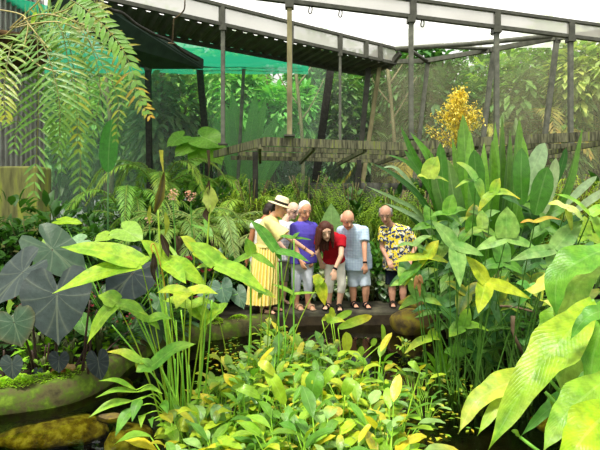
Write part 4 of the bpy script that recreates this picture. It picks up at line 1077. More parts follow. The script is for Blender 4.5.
weeping('feathery yellow green shrub under the right end of the mossy boards', X_at(573, 7.6), 7.6, .52, 2.1, YG, 1, 700)
weeping('feathery yellow green shrub behind the two bald men', X_at(392, 8.6), 8.6, .5, 1.92, lin('8fae2c'), 2)
weeping('feathery yellow green shrub behind the white haired woman', X_at(308, 8.8), 8.8, .62, 2.2, lin('8aac30'), 3, 700)
weeping('feathery shrub just right of the pale blue shirt', X_at(420, 8.2), 8.2, .5, 1.9, lin('8cab2c'), 4)
weeping('feathery bright shrub under the left end of the mossy boards', X_at(252, 9.3), 9.3, .6, 2.15, lin('a3bd34'), 5, 600)
weeping('feathery yellow green shrub right of centre under the boards', X_at(350, 9.6), 9.6, .55, 2.1, lin('7f9f2c'), 6)
weeping('small feathery shrub at the far right below the boards', X_at(610, 8.0), 8.0, .5, 1.9, YG, 7)
# ferny palms and cycads
palm((X_at(215, 8.6), 8.6), .95, 15, 1.6, lin('8fac62'), 'grey green feathery palm arching behind the hatted woman', 11, ll=.26, nl=46, lw=.010, name='feather_palm', aim=None)
palm((X_at(178, 8.0), 8.0), 1.05, 14, 1.45, lin('7ba048'), 'feathery palm above the pink flowers', 12, ll=.26, nl=44, lw=.011, name='feather_palm')
palm((X_at(130, 9.2), 9.2), 1.2, 12, 1.6, lin('78a83c'), 'feathery palm behind the dark leafy shrubs at left', 13, ll=.3, nl=44, lw=.013, name='feather_palm')
palm((X_at(248, 9.4), 9.4), 1.15, 14, 1.6, lin('92b440'), 'feathery palm tucked beneath the left end of the pergola', 14, ll=.28, nl=44, lw=.012, name='feather_palm')
palm((X_at(90, 7.6), 7.6), .8, 10, 1.2, lin('68a038'), 'low feathery palm beside the algae stained pier', 15, ll=.26, nl=40, lw=.013, name='feather_palm')
palm((X_at(275, 8.2), 8.2), .85, 13, 1.2, lin('94ac64'), 'small soft palm directly above the straw hat', 16, ll=.24, nl=44, lw=.009, name='feather_palm')
palm((X_at(160, 9.7), 9.7), 1.9, 12, 1.5, lin('6a9a3a'), 'palm fern in front of the dark framed netting', 17, ll=.3, nl=40, lw=.014, name='feather_palm', yellow=lin('b8cc48'))
palm((X_at(205, 10.8), 10.8), 1.9, 11, 1.2, lin('86b83c'), 'bright fern at the left end of the mossy boards', 18, ll=.3, nl=36, lw=.018, name='feather_palm')
# dark strap clumps
def strap_clump(name, label, x, Y_, z0, n, L, W, col, seed, spread=.6, bend=.9, mat='leaf', prof='strap', cat='plant', grp=None, parts=False):
    rg = random.Random(seed); root = thing(name, label, cat, (x, Y_, z0), grp); mb = MB()
    for k in range(n):
        a = k * 2.4 + rg.uniform(-.4, .4); e = rg.uniform(.15, 1) * spread
        d = nz(np.array([math.cos(a) * e, math.sin(a) * e, 1])); l_ = L * rg.uniform(.7, 1.1)
        ribbon(mb, arc((x + math.cos(a) * .04, Y_ + math.sin(a) * .04, z0 - .02), d, l_, bend * (.4 + e), 9), W, prof, nz(np.array([-math.cos(a), -math.sin(a), .8])), jit(col, .16, rg), fold=.25)
        if parts: part(mb, 'leaf', M[mat], root); mb = MB()
    if not parts: part(mb, 'leaves', M[mat], root)
    if not parts:
        mb = MB(); tube(mb, [(x, Y_, z0 - .03), (x, Y_, z0 + .06), (x, Y_, z0 + .16)], [.06, .05, .03], mixc(col, (.4, .45, .2), .5)); part(mb, 'crown_base', M['stem'], root)
    return root
for i, (px, Y_, L_, lb) in enumerate(((232, 8.0, 1.1, 'dark strap leaved clump left of the hatted woman'), (205, 8.3, 1.1, 'dark strap leaved clump behind the spathe'), (185, 7.7, .9, 'strap leaved clump under the pink flowers'),
                                   (222, 9.0, 1.3, 'tallest dark strap leaved clump behind the path'), (160, 7.9, .9, 'strap leaved clump left of the pink flowers'), (318, 8.3, 1.0, 'strap leaved clump between violet and red tops'))):
    strap_clump('strap_leaf_plant', lb, X_at(px, Y_), Y_, 0, 26, L_, .022, lin('2f5a28') if i < 5 else lin('5f9a3a'), 60 + i, 1.0, 1.0)
# dark leafy shrubs
darkp = bush_proto('dark_leafy_shrub', 'x', 'shrub', lin('3a6424'), (.55, .45, .55), 520, .15, .42, random.Random(5), 'lance', 'fol', .1, .9)
spots = [(150, 8.2, 1.0, 'dark shrub left of the pink flowers'), (120, 7.2, 1.1, 'dark shrub above the pale caladium'), (95, 8.0, 1.3, 'dark shrub right of the stained pier'), (172, 7.2, .75, 'dark shrub below the pink flowers'),
         (200, 7.5, .7, 'dark shrub behind the diamond shaped spathe'), (236, 7.8, .7, 'dark shrub next to the bare arm'), (335, 8.7, 1.5, 'dark shrub behind the big spade leaf'), (300, 9.8, 1.9, 'tall dark shrub deep behind the white haired woman'),
         (372, 9.4, 1.7, 'dark shrub behind the gap between the two men'), (445, 8.0, 1.5, 'dark shrub behind the narrow arching leaves'), (490, 8.0, 1.7, 'dark shrub behind the broad strap leaves'), (540, 8.0, 1.5, 'dark shrub left of the right weeping shrub'),
         (268, 8.6, .9, 'dark shrub behind the yellow dress'), (210, 9.9, 1.9, 'tall dark shrub below the board end'), (140, 9.3, 1.7, 'tallest dark shrub before the left netting'), (70, 8.3, 1.5, 'dark shrub behind the stained pier'),
         (180, 9.0, 1.7, 'dark shrub deep behind the feathery palms'), (420, 10.2, 2.0, 'tall dark shrub deep under the boards at right of centre'), (590, 8.8, 2.0, 'tall dark shrub at the right edge under the boards'), (640, 7.2, 1.8, 'dark shrub beyond the right edge of the path'),
         (250, 10.8, 2.0, 'tall dark shrub deep under the left boards'), (460, 9.9, 2.0, 'dark shrub deep behind the right strap leaves'), (520, 9.6, 2.1, 'dark shrub deep behind the panicle plant'), (4, 6.2, 1.65, 'dark shrub in front of the stained pier at the left edge'), (38, 6.2, 1.6, 'dark shrub at the right foot of the stained pier'), (72, 6.6, 1.3, 'dark shrub a step right of the stained pier')]
for i, (px, Y_, s_, lb) in enumerate(spots):
    if i == 0: darkp.location = (X_at(px, Y_), Y_, 0); darkp.scale = (s_, s_, s_); darkp['label'] = lb
    else: copy_tree(darkp, (X_at(px, Y_), Y_, 0), i * 1.3, s_, lb)
# variegated ground cover behind the walk
varp = bush_proto('variegated_groundcover', 'x', 'plant', lin('5a8a4c'), (.34, .26, .18), 150, .13, .55, random.Random(8), 'oval', 'leafrad', .5, .5)
grp = 'variegated plants behind the walk'; vl = 'low dark green plant with pale flecked leaves along the back of the walk'
vs_ = [(x_, 7.75 + .35 * (i % 3) * .6) for i, x_ in enumerate(np.linspace(205, 470, 22))]
for i, (px, Y_) in enumerate(vs_):
    lb = vl
    if i == 0: varp.location = (X_at(px, Y_), Y_, -.02); varp['label'] = lb; varp['group'] = grp
    else: copy_tree(varp, (X_at(px, Y_), Y_, -.02), i * 1.9, .9 + .25 * (i % 4) / 3, lb, grp)
# white flecks: small pale leaves as their own ground cover plants
flk = bush_proto('pale_leaf_plant', 'small plant with silvery white leaves at the back of the walk', 'plant', lin('cfdcc0'), (.2, .14, .14), 34, .09, .6, random.Random(9), 'oval', 'fol', .5, .4)
for i, px in enumerate((226, 236, 246, 311, 317, 323, 346, 350, 372, 378, 384, 420, 432)):
    Y_ = 7.66 + .1 * (i % 2)
    if i == 0: flk.location = (X_at(px, Y_), Y_, -.02); flk['group'] = 'silvery plants along the walk'
    else: copy_tree(flk, (X_at(px, Y_), Y_, -.02), i * 2.1, 1.3 + .25 * (i % 3), None, None)
# mid green leafy shrubs near the people
midp = bush_proto('green_leafy_shrub', 'x', 'shrub', lin('5a9438'), (.42, .34, .42), 260, .2, .36, random.Random(15), 'lance', 'leaf', .5, .8)
for i, (px, Y_, s_, lb) in enumerate(((322, 8.05, 1.0, 'bright leafy shrub behind the red topped woman'), (376, 8.0, 1.15, 'bright leafy shrub between the light blue and floral shirts'), (336, 8.5, 1.2, 'leafy shrub right below the big spade leaf'),
                                   (285, 8.0, .9, 'leafy shrub between the dress and the violet top'), (428, 7.7, 1.2, 'leafy shrub right of the floral shirt'), (370, 8.8, 1.6, 'leafy yellow green shrub above the pale blue shoulder'))):
    if i == 0: midp.location = (X_at(px, Y_), Y_, 0); midp['label'] = lb
    else: copy_tree(midp, (X_at(px, Y_), Y_, 0), i * 1.7, s_, lb)
# big spade leaf
b = at(331, gz(7.9), 7.9); root = thing('spade_leaf_plant', 'single tall spade shaped green leaf standing behind the red topped woman', 'plant', b)
mb = MB(); C = spline([at(331, 240, 7.9), at(331.5, 222, 7.92), at(331, 203, 7.95)], 12); ribbon(mb, C, 13 / F * 7.9, 'ear', (0, -1, .15), lin('8cb86a'), fold=.1, wave=.03); lf = part(mb, 'leaf', M['leaf'], root)
mb = MB(); tube(mb, [b, at(331, 240, 7.9)], [.02, .012], G_MID); part(mb, 'leaf_stalk', M['stem'], lf)
# pink flowering plants
def pink(px, py, Y_, label, seed, n=46, R=.09):
    rg = random.Random(seed); x = X_at(px, Y_); c = np.array(at(px, py, Y_)); root = thing('pink_flower_plant', label, 'flower', (x, Y_, 0)); mb = MB()
    tube(mb, spline([(x + .08, Y_, 0), (x + .03, Y_, c[2] * .6), c], 8), [.012, .007], G_MID); part(mb, 'flower_stalk', M['stem'], root)
    mb = MB()
    for k in range(n):
        d = nz(np.array([rg.gauss(0, 1), rg.gauss(0, 1), rg.gauss(0, 1)])); p = c + d * R * rg.uniform(.4, 1)
        for q in range(4):
            a = q * 1.57 + rg.random(); leafy(mb, p, nz(d + np.array([math.cos(a), math.sin(a), .2])), .028, .009, .3, jit(lin('f2c4bc'), .15, rg), 'oval', 3)
    part(mb, 'flower_head', M['fol'], root)
pink(173, 195, 7.0, 'left of the two pink flower heads', 1); pink(190.5, 196, 7.0, 'right of the two pink flower heads', 2); pink(149, 219, 6.2, 'pale pink bloom half hidden behind the dark spathe', 3, 20, .05)
# ---------------------------------------------------------------- far background rows
rgb_ = random.Random(77)
far = tree(0, 0, 5.4, (2.4, 1.3, 3.0), lin('4c7434'), 'x', n=2600, L=.55, seed=90, trunk=.12, name='distant_tree')
fl = 'hazy tree in the far row that closes the view behind the netting'; fg = 'far row of trees'
for i in range(14):
    x = -15 + i * 2.35 + rgb_.uniform(-.4, .4); y = 22 + rgb_.uniform(-1, 1.5)
    if i == 0: far.location = (x, y, -.05); far['label'] = fl; far['group'] = fg
    else: copy_tree(far, (x, y, -.05), rgb_.uniform(0, 6), rgb_.uniform(.85, 1.25), fl, fg)

# ---------------------------------------------------------------- hero leaves placed one by one
STK = mixc(G_LIME, G_MID, .5)
def px_blade(mb, pts, wpx, prof, nrm, col, n=14, tip=None, fold=.2, wave=.05, edge=None, nf=9, ph=0):
    C = spline([at(*p) for p in pts], n); Ym = sum(p[2] for p in pts) / len(pts)
    ribbon(mb, C, wpx / F * Ym, prof, nrm, col, tipcol=tip, fold=fold, wave=wave, edge=edge, nfreq=nf, ph=ph)
def arrow_leaf(root, Y_, c, lobes, col, base=None, nrm=(0, -.55, .8), tip=None, edge=None, sag=.12, label=None, stalk=None, mat='leafbig', sr=.005, via=None, wk=1.0):
    """three lobed leaf: c = where the stalk meets the blade, lobes = (x, y, half width px[, dY])"""
    mb = MB(); a = at(c[0], c[1], Y_)
    for i, lo in enumerate(lobes):
        x, y, w_ = lo[:3]; dy = lo[3] if len(lo) > 3 else 0
        e = at(x, y, Y_ + dy); L = (e - a).length; m = a.lerp(e, .5) + V(0, 0, sag * L)
        C = spline([a, m, e], 12)
        ribbon(mb, C, w_ * wk / F * Y_, 'lobe', nrm, col, tipcol=tip, fold=.18, wave=.06, ph=i * 2 + c[0], edge=edge, nfreq=8 + (c[1] % 5))
    lf = part(mb, 'leaf', M[mat], root, label)
    b = Vector(base) if base is not None else ORG[root.name]
    m = a.lerp(b, .45) + V(0, 0, .08 * (a - b).length) if via is None else at(*via)
    mb = MB(); tube(mb, spline([a, m, b], 16), [sr * .7, sr * 1.3], stalk or STK, 6)
    part(mb, 'leaf_stalk', M['stem'], lf); return lf
LIME = lin('aed434'); LG = lin('9ccb3a'); MG = lin('6fab36'); PG = lin('a2cc7c'); DG = lin('427834'); YG2 = lin('c4d83c')

# lime arrowhead taro standing in the pond at left
b = Vector(wz(178, 418)); b.z = -.75
R = thing('lime_arrowhead_taro', 'tall lime green arrowhead plant with bundled stalks standing in the water at left', 'plant', (b.x, b.y, WZ))
ORG[R.name] = Vector((b.x, b.y, WZ)); bb = lambda dx, dy=0: (b.x + dx, b.y + dy, -.5)
arrow_leaf(R, 3.55, (141, 263), [(60, 247, 14), (52, 294, 13, -.2), (152, 258, 6)], LIME, bb(-.02), sag=.05)
arrow_leaf(R, 3.6, (166, 262), [(141, 240, 10), (206, 286, 13), (186, 284, 9, -.2)], LIME, bb(.0, .05), sag=.05)
arrow_leaf(R, 3.4, (186, 293), [(156, 293, 7), (176, 309, 9, -.2), (218, 294, 7)], YG2, bb(.02, -.05))
arrow_leaf(R, 3.5, (216, 264), [(266, 292, 11), (188, 242, 11), (196, 268, 5)], LG, bb(.03, .03), tip=LIME, sag=.06)
arrow_leaf(R, 3.7, (195, 250), [(180, 236, 6), (206, 262, 8), (230, 262, 6)], YG2, bb(.04, .08))
arrow_leaf(R, 3.9, (190, 306), [(162, 301, 7), (203, 322, 8), (214, 303, 6)], LIME, bb(.05, .1))
arrow_leaf(R, 3.3, (117, 303), [(87, 344, 9, -.1), (98, 296, 10), (148, 316, 6)], LG, bb(-.04, -.05), tip=LIME)
arrow_leaf(R, 3.45, (148, 320), [(116, 308, 5), (172, 319, 6), (160, 330, 4)], LG, bb(-.03, .02))
arrow_leaf(R, 3.2, (152, 366), [(196, 344, 9), (136, 372, 9, -.05), (140, 360, 4)], MG, bb(-.02, -.08), tip=LG)
arrow_leaf(R, 3.2, (140, 361), [(107, 352, 5), (146, 364, 4), (137, 371, 4)], LG, bb(-.06, -.05), tip=YEL)
arrow_leaf(R, 3.9, (208, 318), [(200, 330, 6), (222, 309, 5), (196, 305, 5)], LIME, bb(.08, .1))
# lance leaves low down
for i, (c, t, w_, col) in enumerate((((132, 401), (88, 418), 5, LG), ((141, 399), (132, 422), 6, MG), ((134, 408), (115, 437), 6.5, MG), ((136, 390), (98, 381), 3.2, LG), ((137, 392), (95, 398), 3.4, LG), ((138, 392), (163, 394), 3.2, LG),
                                      ((160, 405), (168, 414), 5, MG), ((143, 415), (141, 428), 4, LG), ((150, 420), (152, 428), 3, MG))):
    mb = MB(); Y_ = 3.25; m = ((c[0] + t[0]) / 2, (c[1] + t[1]) / 2 - 5, Y_ - .05)
    px_blade(mb, [(*c, Y_), m, (*t, Y_ - .12)], w_, 'lance', (0, -.5, .8), col); lf = part(mb, 'leaf', M['leafbig'], R)
    mb = MB(); tube(mb, spline([at(*c, Y_), at((c[0] + 172) / 2, c[1] - 4, Y_ + .03), at(170, 418, 3.5)], 10), .004, LG); part(mb, 'leaf_stalk', M['stem'], lf)
# the bundle of bare stalks
for i, (x0, y0, x1, y1, Y_) in enumerate(((152, 250, 176, 420, 3.6), (158, 262, 172, 425, 3.7), (165, 300, 180, 430, 3.6), (128, 300, 183, 420, 3.5), (170, 300, 186, 420, 3.8), (206, 302, 196, 410, 3.7), (212, 300, 200, 420, 3.8), (140, 315, 178, 420, 3.6), (181, 310, 188, 415, 3.6), (112, 325, 170, 400, 3.7), (176, 320, 176, 425, 3.5))):
    mb = MB(); tube(mb, spline([at(x0, y0, Y_), at((x0 + x1) / 2 + 2, (y0 + y1) / 2, Y_), at(x1, y1, Y_), bb(.01 * i - .05, .02)], 16), [.0055, .0085], jit(mixc(LG, MG, .6), .2), 6); part(mb, 'stalk', M['stem'], R)
for i in range(4):
    mb = MB(); x0 = 168 + i * 7; tube(mb, spline([at(x0, 365 - 6 * (i % 3), 3.55), at(x0 + 1, 400, 3.6), (b.x + .02 * (i - 2), b.y, -.55)], 8), [.005, .009], jit(MG, .2), 6); part(mb, 'stalk', M['stem'], R)
# dark spathes
SP = lin('3c2a18')
def spathe(label, Y_, pts, w_, stalk, cols):
    root = thing('flower_spathe', label, 'flower', at(*stalk[-1]) if True else None)
    for (p, ww, col, nm, prof) in zip(pts, w_, cols, ('spathe', 'spathe_tip', 'bract', 'bract', 'bract'), ('lance', 'grass', 'lance', 'lance', 'lance')):
        mb = MB(); px_blade(mb, [(x, y, Y_) for x, y in p], ww, prof, (.35, -1, 0), col, fold=.5, wave=.35, nf=7, edge=lin('a8a438') if ww > 4 and ww < 7 else None); part(mb, nm, M['leaf'], root)
    mb = MB(); tube(mb, spline([at(*s) for s in stalk], 16), [.007, .01], mixc(LG, BRN, .25), 6); part(mb, 'flower_stalk', M['stem'], root)
spathe('tall twisted dark brown spathe with a yellow tip at left', 3.6, [[(164, 172), (161, 192), (157, 206), (154, 214)], [(161, 150), (162, 162), (164, 176)], [(150, 205), (149, 216), (150, 226)], [(165, 212), (167, 224), (165, 236)], [(161, 234), (166, 248), (169, 258)]],
       (4.2, 2, 2, 2.6, 3.6), [(158, 210, 3.6), (160, 245, 3.6), (164, 290, 3.62), (176, 420, 3.65)], [SP, lin('c8c848'), lin('a8b838'), lin('a8b838'), SP])
spathe('slender spathe with a pale green diamond shaped centre', 3.8, [[(209, 222), (206, 214), (210, 204)], [(208, 150), (209, 165), (208, 180)], [(209, 186), (210, 202), (210, 214)], [(209, 180), (208, 190), (209, 196)]],
       (3.6, 1.6, 7.5, 2.2), [(210, 205, 3.8), (207, 250, 3.8), (202, 330, 3.8), (198, 415, 3.75)], [lin('4a3420'), lin('4a3a22'), lin('c4d46a'), lin('4a3420')])
R2 = thing('withered_spathe', 'shrivelled dark brown spathe hanging beside the stalks', 'flower', at(154, 262, 3.5)); mb = MB()
px_blade(mb, [(153, 252, 3.5), (154, 262, 3.5), (153, 272, 3.5), (157, 284, 3.5)], 3.4, 'lance', (.4, -1, 0), lin('3a2a22'), fold=.8, wave=.5); part(mb, 'spathe', M['leaf'], R2)
mb = MB(); tube(mb, spline([at(153, 254, 3.5), at(151, 246, 3.5), at(155, 246, 3.52), at(163, 275, 3.56), at(166, 300, 3.6)], 20), .005, lin('b89a3a'), 5); part(mb, 'flower_stalk', M['stem'], R2)

# arrowhead plant in the middle, in front of the yellow dress
b = Vector(wz(262, 372)); b.z = WZ
R = thing('green_arrowhead_taro', 'slender arrowhead plant in front of the yellow dress', 'plant', b)
bb2 = lambda dx, dy=0: (b.x + dx, b.y + dy, -.5)
arrow_leaf(R, 4.3, (252, 254), [(246, 238, 6.5), (229, 266, 5), (276, 269, 5)], LG, bb2(-.12), sag=.03, tip=MG)
arrow_leaf(R, 4.0, (276, 251), [(249, 219, 7), (310, 262, 5.5), (282, 262, 3)], lin('6cae3c'), bb2(.02), sag=.06)
arrow_leaf(R, 4.4, (293, 238), [(278, 236, 3), (312, 240, 2), (300, 232, 2.5)], MG, bb2(.05), sag=.03)
arrow_leaf(R, 4.5, (294, 294), [(272, 284, 3), (318, 293, 2), (290, 306, 3)], LG, bb2(.06), sag=.03)
arrow_leaf(R, 4.1, (262, 291), [(240, 280, 5), (276, 298, 4), (258, 300, 3)], MG, bb2(-.02), sag=.03, tip=YEL)
arrow_leaf(R, 4.6, (217, 312), [(200, 330, 5), (228, 303, 6), (210, 301, 5)], LG, bb2(-.3), sag=.03)
arrow_leaf(R, 4.9, (319, 283), [(312, 276, 7), (325, 306, 7), (325, 279, 4)], YG2, bb2(.1), sag=.1, tip=YEL)
arrow_leaf(R, 4.7, (330, 322), [(346, 322, 4), (325, 314, 4)], LG, bb2(.3), tip=YEL)
for i, (x0, y0, x1, y1) in enumerate(((250, 262, 249, 372), (278, 262, 277, 370), (281, 262, 284, 360), (294, 240, 291, 360))):
    mb = MB(); tube(mb, spline([at(x0, y0, 4.3), at((x0 + x1) / 2 + 1, (y0 + y1) / 2, 4.3), at(x1, y1, 4.3), bb2(.03 * i - .05)], 12), [.006, .009], MG, 6); part(mb, 'stalk', M['stem'], R)
# single tall leaves standing over the leafy mat
R = thing('tall_lance_leaf_plant', 'upright lance leaves in front of the reflection of the pale shorts', 'plant', wz(345, 372)); b = ORG[R.name]
for c, t, w_, col in (((346, 352), (346, 332), 5.2, YG2), ((338, 328), (372, 316), 4.6, LG), ((333, 321), (352, 311), 3.5, LG), ((331, 322), (331, 307), 3, YG2), ((383, 343), (382, 324), 2.2, LG), ((372, 346), (374, 338), 3, LG), ((357, 360), (362, 346), 3.4, LG), ((322, 320), (336, 314), 3, YG2)):
    mb = MB(); px_blade(mb, [(*c, 5.0), ((c[0] + t[0]) / 2 + 1, (c[1] + t[1]) / 2 - 1, 5.0), (*t, 5.0)], w_, 'oval', (0, -1, .2), col, tip=YEL if t[0] == 372 else None); lf = part(mb, 'leaf', M['leaf'], R)
    mb = MB(); tube(mb, spline([at(*c, 5.0), at((c[0] * .6 + 345 * .4), 356, 5.0), (b[0] + rnd.uniform(-.1, .1), b[1], WZ - .1)], 8), .005, LG, 5); part(mb, 'leaf_stalk', M['stem'], lf)

# ---------------------------------------------------------------- dark elephant ears on the left bank
b = at(48, 392, 4.35); b = Vector((b.x, b.y, -.04))
R = thing('black_elephant_ear', 'large elephant ear plant with slate black leaves on the left bank', 'plant', b)
EC = lin('404e4a'); EC2 = lin('446048'); EC3 = lin('364244')
def ear(c, tip, Y_, dy, wide, nrm, col, base_dx, sr=.009, label=None, edge=None):
    a = at(*c, Y_); t = at(*tip, Y_ + dy); mb = MB(); outline_leaf(mb, a, t, nrm, HEART, col, wide, .12, .16, edge)
    lf = part(mb, 'leaf', M['ear'], R, label); e = (b.x + base_dx, b.y, -.06)
    mb = MB(); tube(mb, spline([a, lerp(a, e, .5) + (0, .03, .06), e], 12), [sr * .7, sr * 1.5], lin('3a2c26'), 7); part(mb, 'leaf_stalk', M['stem'], lf)
ear((23, 272), (-14, 306), 4.2, -.1, 1.05, (-.1, -.7, .7), EC, -.1)
ear((57, 294), (56, 346), 4.0, -.1, 1.2, (.05, -.8, .55), EC, .05, edge=lin('3a4444'))
ear((52, 249), (90, 284), 4.7, .0, .75, (.35, -.7, .55), EC2, .08)
ear((133, 273), (104, 306), 4.3, -.05, 1.05, (.3, -.7, .5), EC3, .2)
ear((14, 322), (21, 348), 3.9, -.03, 1.35, (.0, -.75, .6), EC2, -.12, edge=lin('6a5a3a'))
ear((12, 364), (12, 381), 3.9, 0, 1.2, (.0, -.8, .5), EC, -.12, .006)
ear((59, 359), (58, 374), 4.1, 0, 1.2, (.1, -.8, .5), EC3, .04, .006)
ear((98, 361), (101, 382), 4.25, 0, .9, (.1, -.8, .4), EC3, .14, .006)
ear((38, 372), (37, 380), 4.2, 0, 1.0, (.1, -.8, .4), EC3, .02, .005)
ear((150, 318), (158, 350), 5.3, 0, .9, (.2, -.7, .5), lin('4a6a48'), .3, .006)
for x0, y0, x1 in ((49, 343, 48), (46, 345, 45), (90, 300, 82), (92, 330, 88), (32, 350, 42), (4, 350, 6), (97, 310, 78)):
    mb = MB(); tube(mb, spline([at(x0, y0, 4.3), at((x0 + x1) / 2 - 1, (y0 + 388) / 2, 4.3), at(x1, 390, 4.35)], 8), [.008, .014], lin('3c2c22'), 7); part(mb, 'stalk', M['stem'], R)
# pale caladium and lime leaves behind the ears
b = at(118, 300, 5.4); R = thing('pale_caladium', 'pale green caladium with round and arrow shaped leaves behind the black leaves', 'plant', (b.x, b.y, -.04)); b = ORG[R.name]
def cal(c, tip, Y_, wide, nrm, col, shape=HEART, edge=None):
    a = at(*c, Y_); mb = MB(); outline_leaf(mb, a, at(*tip, Y_ - .1), nrm, shape, col, wide, .1, .12, edge); lf = part(mb, 'leaf', M['leafrad'], R)
    mb = MB(); tube(mb, spline([a, lerp(a, b, .5) + (0, 0, .05), b], 10), [.005, .009], MG, 6); part(mb, 'leaf_stalk', M['stem'], lf)
cal((126, 231), (143, 240), 5.2, 1.1, (.1, -.6, .7), lin('9fcf4c')); cal((106, 236), (94, 241), 5.3, 1.3, (-.1, -.6, .7), lin('a8d440'))
cal((81, 241), (66, 246), 5.1, 1.2, (0, -.7, .6), lin('9cc890')); cal((50, 239), (42, 247), 5.0, 1.0, (0, -.6, .7), LG)
cal((60, 246), (48, 248), 4.9, 1.0, (0, -.6, .7), LG); cal((205, 228), (213, 236), 5.4, 1.0, (0, -.6, .7), MG, ARROW); cal((64, 221), (83, 222), 5.6, .5, (0, -.5, .8), lin('a8d428')); cal((120, 262), (132, 272), 5.0, 1.0, (0, -.6, .7), MG)
cal((8, 310), (12, 303), 4.6, 1.1, (0, -.8, .5), LG); cal((82, 323), (90, 337), 4.6, .8, (0, -.8, .5), lin('5f9c34')); cal((175, 257), (192, 270), 5.4, .6, (0, -.6, .7), LG, ARROW); cal((160, 300), (170, 318), 5.2, .8, (0, -.6, .7), DG)
cal((222, 288), (226, 306), 5.6, 1.0, (0, -.8, .5), lin('5a8468')); cal((205, 300), (200, 316), 5.6, 1.0, (0, -.8, .5), lin('64886a')); cal((238, 294), (244, 309), 5.7, .9, (0, -.8, .5), lin('547c5c'))
# dark reddish ground cover over the left bank
def bracts(rb, rg):
    for k in range(26):
        p = np.array([rg.uniform(-.35, .35), rg.uniform(-.3, .25), rg.uniform(.3, .5)])
        for q in range(3): leafy(rb, p, (rg.uniform(-1, 1), rg.uniform(-1, 1), .6), .05, .016, .4, jit(lin('a03044'), .3, rg), 'oval', 3)
redp = bush_proto('begonia_groundcover', 'x', 'plant', lin('3f6a34'), (.38, .3, .26), 190, .14, .5, random.Random(31), 'oval', 'leaf', .6, .5, extra=bracts)
lbl = 'dark green bedding plant with small crimson bracts on the left bank'; gl = 'crimson flecked bedding plants on the left bank'
n_ = 0
for r_, (Y_, pxs) in enumerate(((5.6, (5, 45, 85, 125, 165)), (6.2, (-10, 25, 60, 95, 130, 165, 195)), (6.9, (5, 35, 65, 95, 125, 155, 185, 212)), (4.95, (-15, 25, 70, 110)), (7.3, (225, 205, 170, 140, 100, 60, 20)))):
    for px in pxs:
        sc_ = (1.1 + .22 * ((px * 7) % 5) / 4) * (1.0 if r_ != 3 else .75) * (1.25 if r_ == 2 else 1)
        if n_ == 0: redp.location = (X_at(px, Y_), Y_, -.03); redp.scale = (sc_,) * 3; redp['label'] = lbl; redp['group'] = gl
        else: copy_tree(redp, (X_at(px, Y_), Y_, -.03), n_ * 1.37, sc_, lbl, gl)
        n_ += 1
# moss cushions, small shoots and dead leaves along the kerb
mossp = MB(); rg = random.Random(51)
for k in range(260):
    a = rg.uniform(0, 6.28); q = math.sqrt(rg.random()); p = (q * .11 * math.cos(a), q * .07 * math.sin(a), .035 * (1 - q * q) + rg.uniform(0, .01))
    leafy(mossp, p, (math.cos(a) * q, math.sin(a) * q, .7), .022, .007, .8, jit(lin('9cc828'), .25, rg), 'oval', 3)
m0 = solo(mossp, 'moss_cushion', M['fol'], 'bright green mossy tuft growing on the left kerb', 'moss', 'moss tufts on the kerb')
kp = [(-3.3, 3.75), (-3.05, 3.82), (-2.85, 3.9), (-2.7, 3.96), (-2.55, 4.02), (-2.42, 4.06), (-2.3, 4.13), (-2.12, 4.3), (-2.0, 4.55), (-1.98, 4.95), (-1.92, 5.3), (-1.75, 5.68), (-1.45, 5.98), (-1.1, 6.18), (-2.5, 4.12), (-2.78, 4.02), (-2.2, 4.28), (-3.0, 3.95), (-.85, 6.36)]
for i, (x, y) in enumerate(kp):
    o = m0 if i == 0 else m0.copy()
    if i: COL.objects.link(o)
    o.location = (x, y, .0); o.rotation_euler = (0, 0, i * 1.1); s_ = 1 + .5 * ((i * 5) % 4) / 3; o.scale = (s_, s_, 1)
for i, (px, py, Y_, c, lb) in enumerate(((58, 377, 4.25, '8a5a34', 'brown fallen leaf lying on the mossy kerb'), (68, 374, 4.3, 'b8924c', 'pale tan fallen leaf beside the brown one on the kerb'), (112, 362, 4.9, 'a07a50', 'tan fallen leaf on the kerb behind the pond lances'))):
    p = at(px, py, Y_); mb = MB(); ribbon(mb, spline([(p.x - .07, p.y, .03), (p.x, p.y - .02, .06), (p.x + .07, p.y, .035)], 8), .045, 'oval', (0, -.3, 1), lin(c), fold=.4, wave=.2); solo(mb, 'fallen_leaf', M['leaf'], lb, 'leaf', loc=(p.x, p.y, .02))
shp = bush_proto('bright_seedling', 'x', 'plant', lin('86bc2c'), (.1, .08, .1), 26, .07, .5, random.Random(53), 'oval', 'fol', .5, .5)
for i, (px, Y_) in enumerate(((12, 4.25), (28, 4.7), (38, 4.6), (45, 4.3), (70, 4.6), (100, 4.9), (80, 5.2), (112, 5.3), (135, 5.9), (150, 6.1), (62, 5.0))):
    lb = 'little bright green seedling on the bank behind the kerb'
    if i == 0: shp.location = (X_at(px, Y_), Y_, -.03); shp['label'] = lb; shp['group'] = 'seedlings on the left bank'
    else: copy_tree(shp, (X_at(px, Y_), Y_, -.03), i * 1.4, 1 + .4 * (i % 3), lb, 'seedlings on the left bank')

